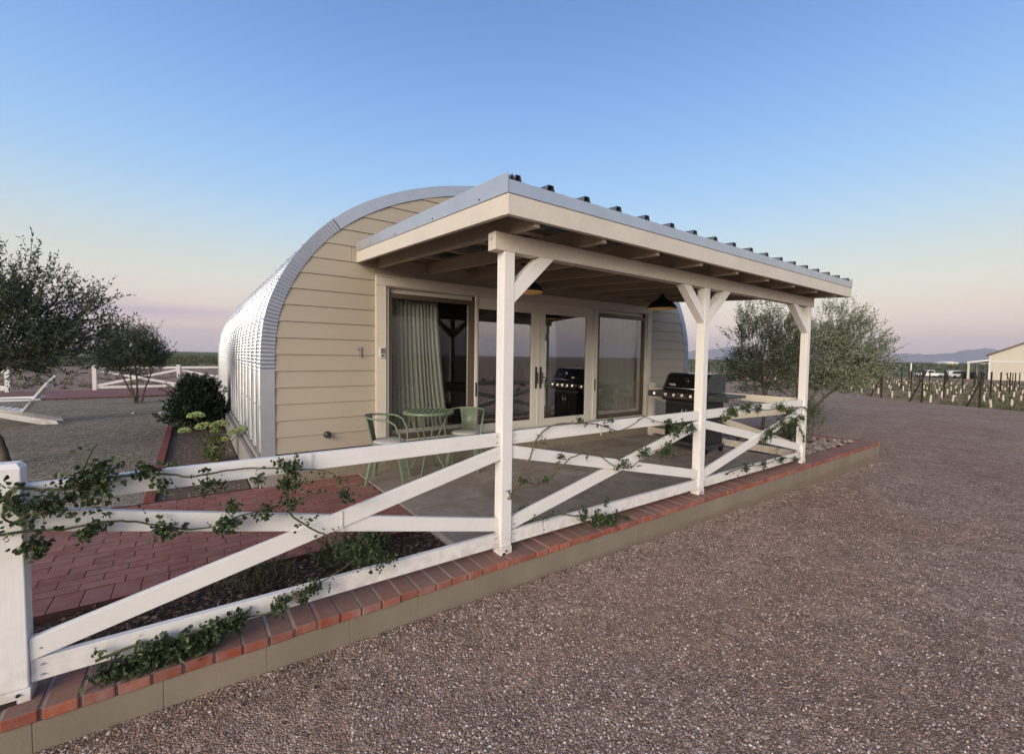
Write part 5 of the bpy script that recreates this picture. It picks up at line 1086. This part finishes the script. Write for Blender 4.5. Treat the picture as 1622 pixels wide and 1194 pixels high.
# ------------------------------------------------------------------ barn and trucks
def dz(px_, py_, dep):   # helper for far placing: height above horizon in px at a depth
    return 0
bn = empty('barn', (139.6, 15.0, -2.2)); tag(bn, 'cream metal barn with dark roof edge and open lean-to at the right edge', 'barn')
gd = Vector((-.1, -.99, 0)).normalized(); bn.rotation_euler = (0, 0, math.atan2(gd.y, gd.x))     # local x runs along the gable wall, local y away
Wb, Hb, Hr, Lb = 20.0, 5.34, 10.3, 26.0
m = MB(); m.prism([(0, 0), (Wb, 0), (Wb, Hb), (Wb/2, Hr), (0, Hb)], 1, 0, .25); gw = m.build('gable_wall', barnm, bn)
for x_ in (0, Wb-.2): m = MB(); m.box((x_, .26, 0), (x_+.2, Lb, Hb)); m.build('side_wall', barnm, bn)
m = MB(); m.prism([(-.5, Hb-.25), (Wb/2, Hr-.02), (Wb+.5, Hb-.25), (Wb+.5, Hb), (Wb/2, Hr+.25), (-.5, Hb)], 1, -.35, -.02); m.prism([(-.5, Hb-.02), (Wb/2, Hr+.05), (Wb+.5, Hb-.02), (Wb+.5, Hb+.2), (Wb/2, Hr+.27), (-.5, Hb+.2)], 1, -.02, Lb); m.build('roof', barnroof, bn)
m = MB(); m.box((0.0, -.06, 3.95), (Wb, -.035, 4.15)); m.build('wall_band', carw, bn)
for k in range(1, 33): m = MB(); m.box((k*.6, -.03, 0), (k*.6+.06, -.003, 3.9)); m.build('siding_rib', barnm, gw)
m = MB(); m.box((-.02, -.05, 0), (.18, -.005, Hb-.1)); m.build('corner_trim', carw, bn)
m = MB(); m.hexa([(-3.4, .1, 3.7), (-.05, .1, 4.2), (-.05, 14, 4.2), (-3.4, 14, 3.7), (-3.4, .1, 3.92), (-.05, .1, 4.45), (-.05, 14, 4.45), (-3.4, 14, 3.92)]); m.build('lean_to_roof', barnroof, bn)
m = MB(); m.hexa([(-3.5, 0, 3.62), (-.05, 0, 4.1), (-.05, .09, 4.1), (-3.5, .09, 3.62), (-3.5, 0, 3.95), (-.05, 0, 4.5), (-.05, .09, 4.5), (-3.5, .09, 3.95)]); m.build('lean_to_fascia', carw, bn)
for yy_ in (.1, 6, 12): m = MB(); m.box((-3.4, yy_, 0), (-3.05, yy_+.3, 3.6)); m.build('lean_to_post', barnm, bn)

def pickup(name, label, loc, rz, suv=False):
    o = empty(name, loc); tag(o, label, 'pickup truck'); o.rotation_euler = (0, 0, rz); W2 = .95
    body = [(-2.7, .45), (-2.72, 1.05), (-.9, 1.08), (-.9, 1.05), (1.0, 1.08), (2.45, 1.0), (2.62, .85), (2.65, .45)]
    m = MB(); m.prism(body, 1, -W2, W2); m.build('body', carw, o, .05)
    cab = [(-.9, 1.08), (-.72, 1.75), (.35, 1.82), (1.05, 1.10)] if not suv else [(-2.5, 1.08), (-2.35, 1.78), (.35, 1.85), (1.1, 1.10)]
    m = MB(); m.prism(cab, 1, -W2+.1, W2-.1); m.build('cab', carw, o, .05)
    g0 = [(cab[0][0]+.16, 1.15), (cab[1][0]+.10, 1.66), (.28, 1.70), (.78, 1.15)]
    for s_ in (-1, 1): m = MB(); y_ = s_*(W2-.095); m.prism(g0, 1, y_-.008, y_+.008); m.build('side_window', carg, o)
    m = MB(); m.hexa([(1.02, -.72, 1.12), (1.06, -.72, 1.12), (1.06, .72, 1.12), (1.02, .72, 1.12), (.44, -.66, 1.74), (.48, -.66, 1.74), (.48, .66, 1.74), (.44, .66, 1.74)]); m.build('windscreen', carg, o)
    for x in (-1.75, 1.65):
        for s_ in (-1, 1):
            m = MB(); m.cyl((x, s_*(W2-.20), .38), (x, s_*(W2+.02), .38), .38, 20); w_ = m.build('wheel', tyre, o); m = MB(); m.cyl((x, s_*(W2+.018), .38), (x, s_*(W2+.03), .38), .20, 14); m.build('rim', chrome, w_)
    m = MB(); m.box((2.60, -.9, .5), (2.74, .9, .72)); m.box((-2.82, -.9, .5), (-2.70, .9, .7)); m.build('bumper', chrome, o)
    for s_ in (-1, 1): m = MB(); m.box((2.50, s_*.75-.14, .78), (2.655, s_*.75+.14, .92)); m.build('headlight', carg, o)
    return o
vz = lambda x, y: base_h(x, y)-.05
trz = math.atan2(-.586, .81)
pickup('pickup_truck', 'white pickup truck parked left of the other beyond the vineyard', (143.2, 25.4, vz(143, 25)), trz+R(180)+R(-14))
pickup('pickup_truck', 'white pickup with crew cab parked right beside the open shed', (145.2, 20.9, vz(145, 21)), trz+R(10), True)
tr = empty('utility_trailer', (145.0, 18.9, vz(145, 19))); tag(tr, 'dark trailer with black load at the right of the white trucks', 'trailer'); tr.rotation_euler = (0, 0, trz)
m = MB(); m.box((-1.3, -.9, .5), (1.3, .9, .62)); m.build('bed', blackm, tr, .02); m = MB(); m.prism([(-1.1, .63), (1.0, .63), (.8, 1.5), (-.7, 1.6)], 1, -.7, .7); m.build('load', blackm, tr, .1)
for s_ in (-1, 1): m = MB(); m.cyl((0, s_*.9, .35), (0, s_*1.05, .35), .35, 16); m.build('wheel', tyre, tr)
m = MB(); m.tube([(1.3, 0, .52), (2.2, 0, .48)], .05, 6); m.build('drawbar', blackm, tr)

# ------------------------------------------------------------------ evening haze
USE_HAZE = True
if USE_HAZE:
    m = MB(); m.box((-9300, -9300, -12), (9400, 9400, 330)); hm = bpy.data.materials.new('evening_haze'); hm.use_nodes = True; t = hm.node_tree; t.nodes.clear()
    o_ = t.nodes.new('ShaderNodeOutputMaterial'); v_ = t.nodes.new('ShaderNodeVolumePrincipled'); v_.inputs['Color'].default_value = (.86, .84, .93, 1); v_.inputs['Density'].default_value = .00013; v_.inputs['Anisotropy'].default_value = 0
    t.links.new(v_.outputs[0], o_.inputs['Volume']); o = m.build('haze', hm); o['kind'] = 'stuff'; o['label'] = 'thin lavender evening haze over the whole plain'
